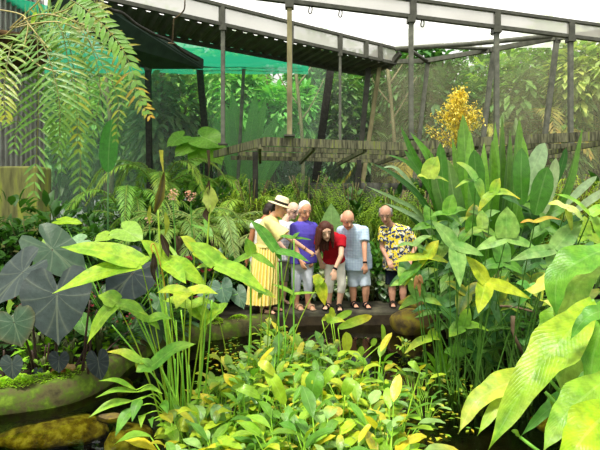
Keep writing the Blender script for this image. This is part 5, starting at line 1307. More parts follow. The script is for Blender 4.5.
# ---------------------------------------------------------------- leafy mat in the pond
protos = []
for v in range(7):
    rg = random.Random(300 + v); root = thing('water_plant', 'x', 'water plant', (0, 0, 0)); mb = MB(); sb = MB(); db = MB()
    for k in range(15 + (v % 3) * 3):
        a = k * 2.4 + rg.uniform(-.5, .5); e = rg.uniform(.1, .95); hgt = rg.uniform(.10, .30) * (1.15 - .45 * e); rad = .05 + .16 * e
        p0 = np.array([math.cos(a) * .03, math.sin(a) * .03, -.12]); p1 = np.array([math.cos(a) * rad, math.sin(a) * rad, hgt])
        tube(sb, spline([p0, lerp(p0, p1, .6) + (0, 0, .03), p1], 6), [.005, .003], jit(mixc(LG, MG, .5), .15, rg), 5, cap=False)
        r = rg.random(); c_ = G_LIME if r < .16 else (LG if r < .38 else (MG if r < .66 else (lin('4f8f34') if r < .86 else (PG if r < .95 else YEL))))
        if v == 3 and r < .3: c_ = YEL
        d = nz(np.array([math.cos(a) * (.35 + e), math.sin(a) * (.35 + e), .75 - .5 * e + rg.uniform(-.2, .3)]))
        leafy(mb, p1, d, rg.uniform(.10, .19), rg.uniform(.026, .043), rg.uniform(.3, 1.1), jit(mixc(c_, lin('9cc434'), .2), .2, rg), 'spoon', 7, nrm=(-math.cos(a) * .5, -math.sin(a) * .5, 1), wave=.08, fold=.25, tipcol=YEL if rg.random() < .12 else None)
    for k in range(1):
        a = rg.uniform(0, 6); leafy(db, (.08 * math.cos(a), .08 * math.sin(a), .02), (math.cos(a), math.sin(a), .5), .09, .016, 1.5, jit(lin('7a5a34'), .2, rg), 'oval', 5, wave=.3, fold=.6)
    part(sb, 'stalks', M['stem'], root); part(mb, 'foliage', M['leaf'], root); part(db, 'withered_leaf', M['leaf'], root); protos.append(root)
rg = random.Random(400)
pts = []
def in_mat(px, py):
    if py > 452: return 178 < px < 392
    lo = np.interp(py, (350, 358, 379, 400, 450), (268, 262, 252, 228, 178)); hi = np.interp(py, (350, 360, 372, 386, 402, 430, 450), (280, 300, 325, 366, 388, 388, 384))
    return lo < px < hi
tries = 0
while len(pts) < 92 and tries < 20000:
    tries += 1; Y_ = rg.uniform(2.75, 6.0); py = HY + 1.75 * F / Y_; px = rg.uniform(150, 440)
    if not in_mat(px, py) : continue
    x = X_at(px, Y_)
    if all((x - a) ** 2 + (Y_ - b_) ** 2 > .185 ** 2 for a, b_ in pts): pts.append((x, Y_))
lbl = {0: 'mat plant with mixed green spoon leaves in the middle of the pond', 1: 'leafy pond plant in the dense mat before the visitors', 2: 'spoon leaved pond plant in the central mat', 3: 'yellowing spoon leaved pond plant in the central mat', 4: 'green spoon leaved water plant within the mat', 5: 'broad spoon leaved water plant within the mat', 6: 'lime spoon leaved water plant within the mat'}
lb_all = 'spoon leaved yellow green water plant in the dense mat filling the middle of the pond'
used = set()
for i, (x, y) in enumerate(pts):
    v = i % 7; s_ = rg.uniform(.7, 1.35) * (.72 if y > 4.9 else 1); z = rg.uniform(0, 6.28)
    if v not in used: o = protos[v]; o.location = (x, y, WZ); o.rotation_euler = (0, 0, z); o.scale = (s_,) * 3; used.add(v)
    else: o = copy_tree(protos[v], (x, y, WZ), z, s_)
    o['label'] = lb_all; o['group'] = 'water plants of the central mat'
# hero leaves on top of the mat
b = wz(330, 440); R = thing('broad_leaf_water_plant', 'bigger leaved water plant whose pale and yellow leaves top the mat at bottom centre', 'water plant', b)
for c, t, w_, col in (((300, 455), (292, 428), 12, lin('b9d68a')), ((310, 402), (318, 370), 9.5, MG), ((308, 400), (306, 372), 6, YG2), ((222, 432), (214, 404), 7, lin('9cc878')), ((362, 418), (387, 420), 6.5, lin('e6dc4a')), ((366, 446), (378, 434), 8.5, MG),
                      ((285, 404), (266, 370), 7, LIME), ((262, 398), (232, 386), 5, LG), ((322, 384), (338, 366), 5, LG), ((268, 442), (240, 436), 7, YG2), ((245, 418), (258, 440), 7, lin('e4e070')), ((325, 420), (343, 410), 5, lin('d8c850')), ((275, 375), (258, 362), 5, YG2), ((390, 452), (388, 435), 4, YG2), ((330, 415), (334, 432), 5, lin('d0cc80')),
                      ((215, 440), (196, 436), 8, LG), ((180, 440), (160, 430), 8, lin('a4c86a')), ((188, 432), (200, 410), 8, PG), ((176, 425), (190, 428), 7, YG2), ((345, 395), (352, 378), 6, LG), ((420, 372), (408, 362), 4, LG)):
    Y_ = 3.35; mb = MB(); px_blade(mb, [(*c, Y_), ((c[0] + t[0]) / 2, (c[1] + t[1]) / 2 - 2, Y_ - .03), (*t, Y_)], w_, 'oval', (.1, -.7, .7), col); lf = part(mb, 'leaf', M['leaf'], R)
    mb = MB(); a = at(*c, Y_); tube(mb, spline([a, (a.x * .9 + b[0] * .1, a.y + .05, (a.z + WZ) / 2), (a.x * .8 + b[0] * .2, a.y + .08, WZ - .05)], 8), .005, LG, 5); part(mb, 'leaf_stalk', M['stem'], lf)
# loose plants at the right of the mat
for i, (px, py, s_, lb) in enumerate(((415, 400, .85, 'separate water plant right of the mat with a pale hanging leaf'), (436, 385, .5, 'small water plant at the foot of the grassy tuft'), (455, 392, .5, 'small water plant between the mat and the giant leaves'), (470, 400, .45, 'small floating plant left of the giant leaf tip'), (425, 418, .6, 'water plant at the lower right edge of the mat'), (405, 352, .5, 'small water plant before the big boulder'))):
    p = wz(px, py); o = copy_tree(protos[(i * 2 + 1) % 7], (p[0], p[1], WZ), i * 1.1, s_, lb)
    if 'group' in o: del o['group']
rg = random.Random(60); mb = MB()
for k in range(260):
    if k < 110: px, py = rg.uniform(205, 240), rg.uniform(330, 372)
    elif k < 200: px, py = rg.uniform(405, 480), rg.uniform(345, 440)
    else: px, py = rg.uniform(195, 430), rg.uniform(335, 450)
    p = wz(px, py); a = rg.uniform(0, 6.28); leafy(mb, (p[0], p[1], WZ + .006), (math.cos(a), math.sin(a), 0), rg.uniform(.03, .07), rg.uniform(.008, .016), 0, jit(rg.choice([LG, YEL, YG2, MG]), .2, rg), 'oval', 3)
solo(mb, 'floating_leaves', M['leaf'], 'scattered small yellow green leaves floating on the dark pond', 'leaves', kind='stuff')
# ---------------------------------------------------------------- broad strap plant and yellow panicle on the right
b = Vector(at(492, 300, 5.2)); b.z = -.2; b = Vector((b.x, b.y, -.2))
R = thing('broad_strap_plant', 'big plant of upright broad glossy strap leaves at right of centre', 'plant', b)
SG = lin('4c8a26'); SG2 = lin('68a830'); SGD = lin('336b22')
# tip x, tip y, half width, depth, base x, colour, mid bend
for tx, ty, w_, Y_, bx, col, mb_ in ((463, 115, 7, 5.0, 480, SG, -3), (470, 129, 6, 4.8, 478, SG2, -2), (440, 142, 5, 5.1, 475, SGD, -2), (452, 138, 5, 5.2, 480, SG, 0), (495, 121, 6, 5.3, 486, SG2, 2), (492, 140, 7, 5.0, 488, SG, 0), (519, 119, 8, 5.0, 498, SG, 4), (523, 137, 9, 4.8, 506, SG2, 3), (484, 142, 5, 4.9, 484, SG2, 0),
                                     (510, 130, 6, 5.4, 496, SGD, 2), (583, 126, 5, 5.0, 520, SG, 10), (536, 146, 7, 5.3, 506, SGD, 4), (458, 128, 5, 5.3, 480, SGD, -2), (502, 112, 5, 5.5, 492, SGD, 2), (430, 152, 6, 5.2, 472, SGD, -5), (475, 150, 8, 4.6, 482, SG, 0), (448, 160, 8, 4.6, 474, SGD, -3)):
    mb = MB(); mx = (tx + bx) / 2 + mb_
    px_blade(mb, [(bx, 262, Y_), (mx, (ty + 262) / 2 + 6, Y_ - .1), (tx, ty, Y_ + .05)], w_ * 1.15, 'oval' if w_ > 6 else 'strap', (.45 * (-1 if tx < 490 else 1), -.9, .2), col, 18, fold=.4, wave=.03, tip=mixc(col, LIME, .25)); part(mb, 'leaf', M['leaf'], R)
mb = MB()
tube(mb, [b, (b.x, b.y, .2), lerp(b, at(490, 262, 5.1), 1)], [.13, .12, .09], mixc(SGD, BRN, .4), 10); part(mb, 'crown_base', M['stem'], R)
# near upright blunt leaves of pale underside
for pts, w_, col in (([(535, 215, 3.7), (541, 190, 3.7), (548, 167, 3.72)], 11, SG), ([(522, 205, 3.9), (521, 175, 3.9), (522, 148, 3.95)], 9, SG), ([(520, 200, 4.2), (535, 165, 4.2), (545, 143, 4.25)], 9, lin('a8c898')), ([(555, 185, 4.3), (562, 165, 4.3), (566, 148, 4.3)], 4, SGD), ([(544, 215, 4.1), (552, 180, 4.1), (556, 158, 4.1)], 6, lin('b4cc98')), ([(566, 205, 4.0), (580, 190, 4.0), (597, 176, 4.0)], 4, lin('b8d4a8')), ([(570, 215, 3.9), (590, 200, 3.9), (612, 186, 3.9)], 4, lin('c0d8a8')), ([(477, 205, 4.0), (476, 175, 4.0), (474, 150, 4.0)], 9, SG), ([(445, 200, 4.1), (442, 170, 4.1), (440, 143, 4.1)], 6, SG)):
    mb = MB(); px_blade(mb, pts, w_, 'oval', (.1, -1, .2), col, 12, fold=.12); part(mb, 'leaf', M['leaf'], R)
# narrow arching leaves leaning left
b2 = Vector((X_at(452, 5.6), 5.6, -.05)); R = thing('arching_strap_plant', 'plant of long narrow arching blades leaning left of the broad strap plant', 'plant', b2)
for i, (pts, w_, col) in enumerate((([(450, 262), (425, 205), (398, 178), (372, 163)], 2.6, SGD), ([(452, 262), (432, 195), (410, 165), (386, 154)], 2.4, SG), ([(448, 262), (420, 215), (396, 200), (366, 186)], 2.2, lin('86ac70')), ([(452, 260), (436, 200), (415, 165), (404, 150)], 3.6, SG), ([(448, 262), (425, 225), (405, 212), (384, 203)], 2.4, lin('94b884')),
                                    ([(450, 262), (440, 205), (420, 170), (400, 125)], 4.2, SG), ([(455, 262), (445, 200), (430, 160), (410, 132)], 4.2, SG2), ([(452, 262), (426, 206), (398, 170), (380, 168)], 1.8, lin('a4c494')), ([(448, 262), (430, 240), (415, 220), (396, 205)], 3, SGD), ([(456, 262), (448, 210), (438, 180), (428, 150)], 4, SGD))):
    mb = MB(); px_blade(mb, [(x, y, 5.4 + .1 * (i % 3)) for x, y in pts], w_ * 1.2, 'strap', (-.3, -.7, .6), col, 20, fold=.35); part(mb, 'leaf', M['leaf'], R)
mb = MB(); tube(mb, [b2, (b2.x, b2.y, .4), at(452, 258, 5.5)], [.07, .06, .06], mixc(SGD, BRN, .5), 8); part(mb, 'crown_base', M['stem'], R)
# panicle
pb = Vector((X_at(456, 6.1), 6.1, 0)); R = thing('yellow_flower_panicle', 'tall cone shaped panicle of tiny golden flowers above the strap leaves', 'flower', pb)
rg = random.Random(70); top = at(460, 94, 6.1); bot = at(455, 152, 6.1)
mb = MB(); tube(mb, spline([pb, (pb.x, 6.1, 1.2), bot, top], 24), [.02, .005], lin('b8b040'), 6); part(mb, 'flower_stalk', M['stem'], R)
st = MB(); fl_ = MB()
for k in range(120):
    t = rg.random() ** .85; p = lerp(bot, top, t); a = rg.uniform(0, 6.28); Lb = (1 - t) * .38 + .06; q = p + np.array([math.cos(a) * Lb, math.sin(a) * Lb * .8, Lb * .55 + rg.uniform(-.03, .08)])
    Cq = spline([p, lerp(p, q, .5) + (0, 0, -.01), q], 6); tube(st, Cq, .004, lin('b09a34'), 4, cap=False)
    for s_ in range(9):
        o_ = Cq[min(5, 1 + s_ % 5)] + np.array([rg.gauss(0, .022), rg.gauss(0, .022), rg.gauss(0, .022)])
        for z in range(2): leafy(fl_, o_, (rg.gauss(0, 1), rg.gauss(0, 1), rg.gauss(0, 1)), .036, .011, .2, jit(lin('f6e274'), .15, rg), 'oval', 3)
part(st, 'flower_branches', M['stem'], R); part(fl_, 'blossom', M['fol'], R)

# ---------------------------------------------------------------- arrowhead thicket at the right
b = Vector((1.55, 3.75, WZ)); R = thing('yellow_green_arrowhead_taro', 'tall arrowhead thicket with yellowing three lobed leaves before the floral shirt', 'plant', b)
bs = lambda dx, dy=0: (b.x + dx, b.y + dy + .5, -.5)
STK = lin('5a8a34')
YG3 = lin('c8d834'); GRY = lin('9cc46a')
A = arrow_leaf
A(R, 3.3, (506, 238), [(507, 206, 12.5), (474, 251, 6), (537, 248, 6)], lin('9cc864'), bs(.0), nrm=(0, -.8, .5), sag=.03)
A(R, 3.2, (455, 246), [(432, 221, 8.5), (460, 287, 9.5, -.1), (484, 256, 6)], lin('98c468'), bs(-.1), nrm=(.2, -.9, .4), sag=.04)
A(R, 3.25, (486, 282), [(466, 256, 8), (531, 299, 6.5), (478, 314, 9, -.1)], YG3, bs(.0, -.1), nrm=(.1, -.9, .4), tip=YG2, sag=.04)
A(R, 3.0, (555, 249), [(510, 261, 6.5), (583, 220, 10), (552, 277, 9)], lin('96bf6a'), bs(.35), nrm=(-.1, -.9, .4), sag=.04)
A(R, 3.9, (427, 257), [(392, 263, 6), (439, 240, 6.5), (451, 264, 5), (404, 287, 3.5)], LIME, bs(-.2, .2), tip=lin('e8d83c'), edge=YEL, sag=.06)
A(R, 3.8, (428, 178), [(438, 156, 9), (417, 176, 4), (449, 182, 3.6)], lin('c2da5a'), bs(-.2, .2), tip=YG2)
A(R, 3.7, (448, 214), [(453, 194, 7), (430, 217, 4), (468, 210, 5), (462, 226, 5)], lin('86bf44'), bs(-.1, .2))
A(R, 3.6, (476, 180), [(456, 162, 7), (483, 201, 7), (455, 188, 3)], lin('92c858'), bs(0, .2), tip=YG2)
A(R, 3.5, (493, 193), [(520, 199, 6), (478, 212, 5), (500, 178, 5)], LG, bs(.1, .2), tip=YEL)
A(R, 3.1, (535, 222), [(562, 220, 3), (520, 223, 2.6)], lin('c8c034'), bs(.3), tip=lin('d88a3c'), edge=lin('d8a040'))
A(R, 3.0, (566, 208), [(548, 204, 6), (586, 224, 8), (572, 232, 5)], lin('dbe38a'), bs(.4), tip=YG2)
A(R, 2.9, (590, 215), [(555, 194, 5), (612, 206, 6), (600, 240, 7)], lin('9ccf3c'), bs(.5))
A(R, 3.8, (460, 262), [(444, 270, 5), (476, 270, 5), (458, 292, 6)], DG, bs(-.1, .2))
A(R, 4.0, (500, 262), [(484, 285, 6), (520, 280, 6), (502, 245, 6)], MG, bs(.1, .3))
A(R, 3.6, (530, 290), [(516, 283, 7), (545, 288, 6), (520, 305, 5)], lin('68b040'), bs(.3, .1))
A(R, 3.9, (412, 272), [(398, 286, 5), (424, 262, 5), (421, 290, 4)], MG, bs(-.3, .2))
A(R, 3.9, (414, 245), [(396, 247, 3), (432, 236, 4), (428, 252, 3)], GRY, bs(-.3, .2))
A(R, 4.1, (470, 232), [(458, 246, 6), (488, 240, 6), (474, 214, 6)], MG, bs(0, .4))
A(R, 4.0, (545, 228), [(530, 240, 6), (560, 240, 6), (540, 212, 7)], lin('7cb04c'), bs(.4, .3))
A(R, 4.2, (438, 228), [(424, 222, 5), (450, 222, 4), (440, 244, 5)], DG, bs(-.2, .4))
A(R, 3.9, (536, 262), [(522, 274, 6), (550, 266, 5), (534, 244, 6)], DG, bs(.4, .3))
A(R, 3.4, (418, 276), [(414, 290, 2.4), (423, 284, 3.4), (420, 298, 2.6)], lin('b88a5a'), bs(-.2, .1), tip=lin('8a5a34'))
rg = random.Random(123)
for i in range(34):
    cx, cy = rg.uniform(405, 600), rg.uniform(205, 310)
    if cx < 430 and cy < 255: continue
    an = rg.uniform(-.6, .6); sz = rg.uniform(17, 30); col = rg.choice([DG, DG, MG, lin('5c9448'), lin('84b858'), lin('9cc44c'), LG]); Y_ = rg.uniform(3.9, 4.4)
    lob = [(cx + sz * math.sin(math.pi + an), cy - sz * math.cos(math.pi + an), sz * .33, -.1)] if rg.random() < .55 else [(cx + sz * math.sin(an), cy - sz * math.cos(an), sz * .33, .1)]
    flip = 1 if lob[0][1] < cy else -1
    for q in (-1, 1): lob.append((cx + q * sz * .95 * math.cos(an * .5), cy + flip * sz * rg.uniform(.25, .6), sz * .22))
    A(R, Y_, (cx, cy), lob, jit(col, .15, rg), bs(rg.uniform(-.2, .8), rg.uniform(.0, .4)), nrm=(rg.uniform(-.3, .3), -.7, .6), tip=YG2 if rg.random() < .25 else None, sag=.08, edge=YEL if rg.random() < .15 else None)
b = Vector(wz(468, 372)); b.z = WZ
R = thing('dark_green_arrowhead_taro', 'lower clump of dark green arrowhead leaves rising from the water right of the boulders', 'plant', b)
A(R, 4.3, (448, 309), [(411, 312, 5), (473, 299, 7), (466, 322, 5)], lin('4a8a4c'), bs(-.1, .4))
A(R, 4.1, (463, 326), [(449, 337, 8), (489, 331, 5), (470, 308, 6)], lin('86bf3c'), bs(0, .3), tip=LIME)
A(R, 4.2, (432, 338), [(404, 354, 5), (434, 328, 5), (440, 340, 3)], LIME, bs(-.3, .3), tip=lin('dcd84a'))
A(R, 4.4, (476, 348), [(462, 345, 6), (496, 368, 5), (477, 368, 6)], lin('5fa050'), bs(.05, .5))
A(R, 4.3, (455, 355), [(444, 352, 6), (458, 340, 4), (474, 352, 5)], MG, bs(-.05, .4))
A(R, 4.3, (486, 320), [(479, 305, 7), (496, 345, 6), (500, 318, 4)], lin('6aa860'), bs(.1, .4))
A(R, 4.2, (490, 300), [(473, 320, 6), (500, 325, 7), (494, 284, 7)], lin('86b878'), bs(.1, .3))
A(R, 4.6, (507, 335), [(495, 350, 7), (520, 325, 6), (516, 350, 5)], DG, bs(.3, .5))
A(R, 4.5, (510, 316), [(500, 326, 6), (526, 318, 5), (506, 302, 6)], lin('5a9a50'), bs(.3, .5))
for i in range(9):
    mb = MB(); x0 = 436 + i * 12; y0 = 250 + (i * 37) % 40; tube(mb, spline([at(x0, y0, 4.4 + .02 * i), at(x0 + 2 - i % 5, 310, 4.5), (X_at(x0 + 5 - (i * 3) % 9, 4.9), 4.9, -.4)], 10), [.007, .011], jit(DG, .25), 6); part(mb, 'stalk', M['stem'], R)
mb = MB(); tube(mb, spline([at(500, 306, 3.9), at(515, 307, 3.9), at(534, 312, 3.9)], 8), .01, lin('a89888')); tube(mb, spline([at(513, 316, 3.9), at(513, 332, 3.9), at(520, 348, 3.92), at(526, 360, 4.1)], 8), [.02, .01], lin('9a7458')); part(mb, 'withered_stalk', M['bark'], R)
# grassy tuft
b = wz(443, 382); R = thing('grassy_tuft', 'upright bright green grassy tuft in the water below the dark green leaves', 'plant', (b[0], b[1], WZ)); 
for t, c1, w_ in (((439, 330), (441, 355), 2.6), ((426, 351), (434, 362), 2.4), ((416, 363), (430, 367), 2), ((452, 352), (449, 365), 2), ((458, 340), (452, 362), 1.6), ((447, 345), (445, 362), 2.2), ((434, 372), (440, 375), 1.6)):
    mb = MB(); px_blade(mb, [(444, 382, 4.6), (*c1, 4.55), (*t, 4.5)], w_, 'strap', (0, -1, .3), lin('86c834'), 10); part(mb, 'leaf', M['leaf'], R)
# filler arrow plants (distinct greens) to thicken the right bank
def arrow_proto(seed, col):
    rg = random.Random(seed); root = thing('arrowhead_plant', 'x', 'plant', (0, 0, 0), None); sb = MB()
    for k in range(13):
        a = k * 2.4 + rg.uniform(-.4, .4); e = rg.uniform(.2, .5); p = np.array([math.cos(a) * e * .7, math.sin(a) * e * .7, rg.uniform(.2, .85)])
        tube(sb, spline([(0, 0, -.2), p * .5 + (0, 0, .08), p], 8), [.009, .005], mixc(col, (.2, .3, .05), .4), 5, cap=False)
        mb = MB(); t = p + np.array([math.cos(a), math.sin(a), -.25 + rg.uniform(-.3, .3)]) * rg.uniform(.16, .24)
        outline_leaf(mb, p, t, (math.cos(a) * .3, math.sin(a) * .3 - .25, .9), ARROW, jit(mixc(col, LIME, rg.random() * .3), .15, rg), 1.0, .2, .15); part(mb, 'leaf', M['leafrad'], root)
    part(sb, 'stalks', M['stem'], root); return root
ap = [arrow_proto(81, lin('3f7a34')), arrow_proto(82, lin('5f9c3c'))]
sp_ = [(1.9, 5.6, 1.2, 'filler arrowhead clump behind the dark green taro'), (2.4, 5.2, 1.3, 'arrowhead clump at the foot of the broad strap plant'), (2.9, 4.9, 1.35, 'arrowhead clump right of the broad strap plant'), (3.3, 4.3, 1.2, 'arrowhead clump at the right end of the thicket'), (2.2, 4.5, 1.1, 'arrowhead clump in the middle of the right thicket'),
       (1.9, 4.8, .8, 'small arrowhead clump near the grassy tuft'), (2.7, 3.9, 1.05, 'arrowhead clump behind the giant lime leaves'), (3.1, 5.8, 1.5, 'tall arrowhead clump deep at the right'), (2.5, 6.2, 1.5, 'tall arrowhead clump behind the strap plant'), (2.15, 6.3, 1.0, 'arrowhead clump behind the small pale boulder'), (3.9, 5.2, 1.5, 'arrowhead clump at the right margin'), (3.6, 6.4, 1.7, 'tallest arrowhead clump at the far right bank'),
 (1.95, 5.7, .8, 'low dark arrowhead clump just right of the boulders'), (1.95, 5.0, .95, 'low dark arrowhead clump behind the withered stalk'), (1.7, 4.5, .7, 'low arrowhead clump beside the dark green taro'), (2.3, 5.6, 1.1, 'dark arrowhead clump below the strap leaves'), (2.0, 4.2, .8, 'low arrowhead clump under the yellow three lobed leaf'), (2.5, 4.7, 1.0, 'arrowhead clump amid the thicket right of centre')]
for i, (x, y, s_, lb) in enumerate(sp_):
    z = WZ if seg_d(np.array([x]), np.array([y]))[0] < 0 else -.04
    if i < 2: o = ap[i]; o.location = (x, y, z); o.scale = (s_,) * 3; o['label'] = lb
    else: copy_tree(ap[i % 2], (x, y, z), i * 1.1, s_, lb)

# ---------------------------------------------------------------- giant leaves close to the viewer at lower right
b = Vector((1.62, 1.75, WZ)); R = thing('giant_lime_taro', 'giant close lime and yellow leaves drooping over the pond at lower right', 'plant', b)
GL = lin('a8cc34')
def giant(pts, w_, col, stalk_to=None, tip=None, edge=None, prof='lance', nrm=(-.2, -.6, .75), wave=.16, name='leaf'):
    mb = MB(); px_blade(mb, pts, w_, prof, nrm, col, 24, tip=tip, fold=.25, wave=wave, edge=edge, nf=14); lf = part(mb, 'leaf', M['leafbig'], R)
    a = at(*pts[0]); mb = MB(); e = (b.x, b.y, -.5); tube(mb, spline([a, lerp(a, e, .4) + (.08, .03, .12), e], 12), [.008, .016], MG, 7); part(mb, 'leaf_stalk', M['stem'], lf)
giant([(592, 300, 1.95), (567, 335, 1.85), (530, 378, 1.8), (487, 452, 1.72)], 22, lin('a4cc1c'), tip=lin('74ac24'), edge=lin('c0d848'))
giant([(618, 244, 2.1), (585, 258, 2.0), (558, 278, 1.98), (556, 318, 1.95)], 17, lin('7cb830'), tip=MG, nrm=(-.5, -.6, .5))
giant([(600, 262, 2.15), (575, 290, 2.1), (566, 330, 2.05), (572, 360, 2.0)], 15, lin('b8d860'), nrm=(-.3, -.8, .4))
giant([(548, 368, 2.2), (515, 380, 2.15), (478, 400, 2.1), (458, 434, 2.05)], 13, lin('ccd848'), tip=lin('d8dc70'), edge=YG2)
giant([(548, 378, 2.2), (518, 392, 2.15), (496, 408, 2.1), (477, 436, 2.05)], 9.5, lin('d4de5c'), tip=LG)
giant([(620, 370, 1.8), (590, 392, 1.75), (563, 418, 1.7), (543, 452, 1.65)], 17, lin('94c424'), tip=lin('b0cc60'), edge=LG)
giant([(630, 398, 1.65), (600, 420, 1.6), (578, 445, 1.55), (560, 480, 1.5)], 22, lin('b8d41c'), edge=lin('a0cc20'))
giant([(604, 300, 2.0), (600, 330, 1.95), (592, 360, 1.95), (590, 398, 1.9)], 19, lin('88c040'), nrm=(-.1, -.95, .2))
giant([(575, 298, 2.3), (560, 318, 2.3), (548, 335, 2.3), (542, 352, 2.3)], 15, lin('8cc03c'), tip=LIME)
giant([(600, 290, 2.2), (580, 300, 2.2), (560, 305, 2.2), (540, 300, 2.2)], 9, lin('e0e470'))
giant([(574, 372, 2.4), (562, 398, 2.35), (545, 412, 2.3), (520, 437, 2.25)], 8, lin('6ab040'))
giant([(590, 330, 2.1), (575, 350, 2.1), (565, 375, 2.1), (568, 400, 2.1)], 14, lin('b4d460'), nrm=(-.2, -.9, .3))
giant([(610, 330, 2.3), (585, 345, 2.3), (590, 365, 2.3), (600, 390, 2.3)], 12, lin('9cd048'))
giant([(556, 262, 2.6), (548, 280, 2.6), (535, 290, 2.6), (524, 290, 2.6)], 7, lin('d8dc60'))
giant([(620, 312, 1.7), (598, 312, 1.7), (582, 322, 1.7), (570, 340, 1.7)], 8, MG)
for pts in ([(545, 392, 2.3), (552, 400, 2.3), (553, 412, 2.3)], [(520, 437, 2.25), (515, 432, 2.25), (511, 431, 2.25)]):
    giant(pts, 3, LG)

# ---------------------------------------------------------------- hanging fern basket and drooping fronds, upper left
BX = at(10, 46, 2.55)
bk = thing('hanging_fern', 'fern with long drooping feathery fronds hanging from a coir basket at upper left', 'fern', (BX.x, BX.y, BX.z - .14))
mb = MB(); vs = []; n = 28; prof = [(.001, -.13), (.10, -.125), (.165, -.07), (.19, .0), (.195, .02), (.17, .015), (.001, .0)]
for r_, z_ in prof:
    for k in range(n): a = 2 * math.pi * k / n; w_ = 1 + .04 * math.sin(5 * a) + .03 * math.sin(9 * a + z_ * 40); vs.append((BX.x + r_ * w_ * math.cos(a), BX.y + r_ * w_ * math.sin(a), BX.z + z_))
mb.add(vs, [(i * n + j, i * n + (j + 1) % n, (i + 1) * n + (j + 1) % n, (i + 1) * n + j) for i in range(len(prof) - 1) for j in range(n)]); part(mb, 'basket', M['coir'], bk)
mb = MB(); apx = (BX.x + .02, BX.y, 6.2)
for k in range(3): a = 2.1 * k + .5; tube(mb, [(BX.x + .19 * math.cos(a), BX.y + .19 * math.sin(a), BX.z + .02), (BX.x + .02, BX.y, BX.z + .75)], .0035, (.15, .13, .1), 5)
tube(mb, [(BX.x + .02, BX.y, BX.z + .74), apx], .004, (.15, .13, .1), 5); part(mb, 'hanging_wire', M['stem'], bk)
rg = random.Random(90)
FG = lin('7cb440'); FY = lin('c8c838')
def hfrond(pts, ll, n, col, w_=.0078, tip=None, ang=92, droop=.9, nrm=(0, -1, .15), shape=(.5, 1, .9, .3), lift=.1, lbl=None):
    n = int(n * .68); mb = MB(); frond(mb, [at(*p) for p in pts], ll, w_, n, mixc(col, lin('6f9a4a'), .45), ang=ang, droop=droop, nrm=nrm, rr=.0035, tip=tip, nseg=5, shape=shape, start=.12, rg=rg, lift=lift, rcol=lin('9a9a48')); part(mb, 'frond', M['leaf'], bk, lbl)
O = (18, 34, 2.5)
hfrond([O, (34, 22, 2.35), (38, 60, 2.3), (38, 125, 2.3), (34, 192, 2.3)], .17, 40, FG, droop=.5)
hfrond([O, (60, 28, 2.4), (74, 70, 2.4), (80, 130, 2.4), (80, 196, 2.4)], .16, 40, FG, droop=.6)
hfrond([O, (55, 22, 2.3), (68, 60, 2.3), (76, 105, 2.3), (78, 150, 2.35)], .12, 32, lin('8fbf50'), droop=.7, tip=FY)
hfrond([O, (60, 12, 2.4), (88, 40, 2.4), (100, 85, 2.4), (92, 140, 2.4)], .13, 36, FG, droop=.7)
hfrond([O, (50, 10, 2.45), (80, 24, 2.45), (120, 50, 2.45), (136, 92, 2.45), (150, 116, 2.45)], .12, 38, lin('a8c444'), tip=lin('e0a838'), droop=.6)
hfrond([(70, 0, 2.2), (84, 8, 2.2), (110, 32, 2.2), (128, 60, 2.2), (146, 112, 2.2)], .085, 30, lin('86c434'), w_=.013, ang=70, droop=.4, lbl='bright green frond with broader leaflets')
hfrond([O, (24, 60, 2.6), (20, 100, 2.6), (14, 150, 2.6)], .15, 30, lin('6fa83c'), droop=.6)
hfrond([O, (-4, 40, 2.3), (-10, 80, 2.3), (-6, 130, 2.3)], .16, 30, FG, droop=.6, tip=FY)
hfrond([O, (10, 50, 2.25), (4, 90, 2.2), (6, 120, 2.2)], .12, 26, lin('a4c43c'), droop=.9, tip=FY)
hfrond([O, (40, 40, 2.2), (55, 80, 2.15), (60, 115, 2.15), (58, 150, 2.2)], .14, 30, FG, droop=.8)
hfrond([O, (46, 60, 2.7), (58, 110, 2.7), (62, 170, 2.7)], .15, 32, lin('5f9a3a'), droop=.6)
hfrond([O, (70, 20, 2.7), (100, 60, 2.7), (118, 100, 2.7), (116, 140, 2.7)], .11, 30, lin('78ac44'), tip=FY, droop=.8)
hfrond([(100, -20, 2.3), (96, 6, 2.3), (88, 26, 2.3), (78, 30, 2.3)], .05, 16, lin('c8c070'), w_=.008, lbl='straw coloured dry frond')
hfrond([(88, -16, 2.25), (96, 4, 2.25), (104, 14, 2.25), (90, 34, 2.25)], .06, 16, lin('d8c850'), w_=.007, lbl='yellow dry frond')
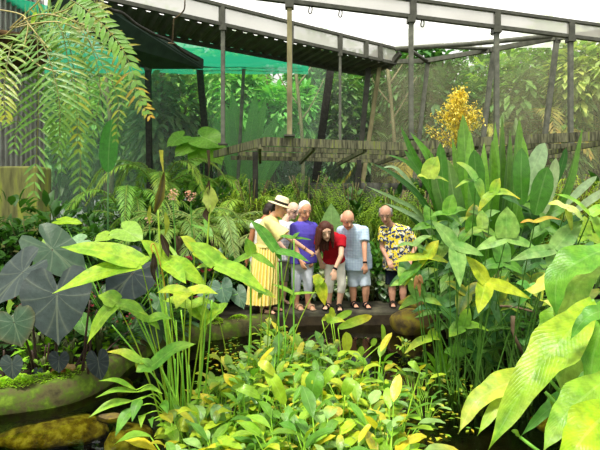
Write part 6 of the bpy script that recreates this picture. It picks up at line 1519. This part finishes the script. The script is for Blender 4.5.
for pts in ([(10, 28, 2.5), (40, 18, 2.4), (70, 8, 2.3), (85, -8, 2.3)], [(10, 28, 2.5), (38, 2, 2.4), (60, -20, 2.4)], [(14, 28, 2.5), (32, 24, 2.3), (58, 22, 2.3), (80, 30, 2.3)], [(0, 40, 2.4), (24, 20, 2.3), (46, 14, 2.3), (70, 20, 2.3), (110, 34, 2.3)], [(24, 50, 2.3), (26, 18, 2.3), (-10, 8, 2.3)], [(22, 52, 2.25), (40, 66, 2.25), (56, 72, 2.25)], [(24, 18, 2.3), (38, 36, 2.3), (52, 52, 2.3)]):
    mb = MB(); tube(mb, spline([at(*p) for p in pts], 16), .0035, lin('b0a468'), 5); part(mb, 'bare_stalk', M['stem'], bk)
mb = MB(); px_blade(mb, [(32, 24, 2.3), (34, 18, 2.3), (36, 12, 2.3)], 2.4, 'oval', (0, -1, 0), LIME); px_blade(mb, [(110, 18, 2.4), (100, 8, 2.4), (92, 2, 2.4)], 1.6, 'lance', (0, -1, .3), lin('8cc034')); part(mb, 'young_leaf', M['leaf'], bk)
# tall blunt leaf beneath the fern and the leafy vine beside it
b = Vector((X_at(108, 6.6), 6.6, 0)); R = thing('blunt_leaf_plant', 'single tall rounded upright leaf below the hanging fronds', 'plant', b)
mb = MB(); px_blade(mb, [(108, 172, 6.6), (109, 148, 6.6), (112, 119, 6.6)], 9, 'oval', (.2, -1, 0), lin('3f8a28'), 14); lf = part(mb, 'leaf', M['leaf'], R)
mb = MB(); tube(mb, [b, at(108, 172, 6.6)], [.015, .01], lin('2f5a24')); part(mb, 'leaf_stalk', M['stem'], lf)
vine = bush_proto('leafy_vine', 'x', 'vine', lin('6c9c60'), (.35, .2, .8), 150, .16, .62, random.Random(95), 'oval', 'leaf', 0, 1.0)
for i, (px, Y_, s_, lb) in enumerate(((140, 9.3, 1.25, 'pale leafy climber just right of the hanging fronds'), (120, 9.0, 1.1, 'pale leafy climber behind the hanging frond tips'), (352, 10.6, 1.3, 'climber behind the pergola before the clear netting'), (190, 10.8, 1.2, 'climber beside the black wall post'))):
    if i == 0: vine.location = (X_at(px, Y_), Y_, .6 * 0); vine.scale = (s_,) * 3; vine['label'] = lb
    else: copy_tree(vine, (X_at(px, Y_), Y_, 0), i, s_, lb)
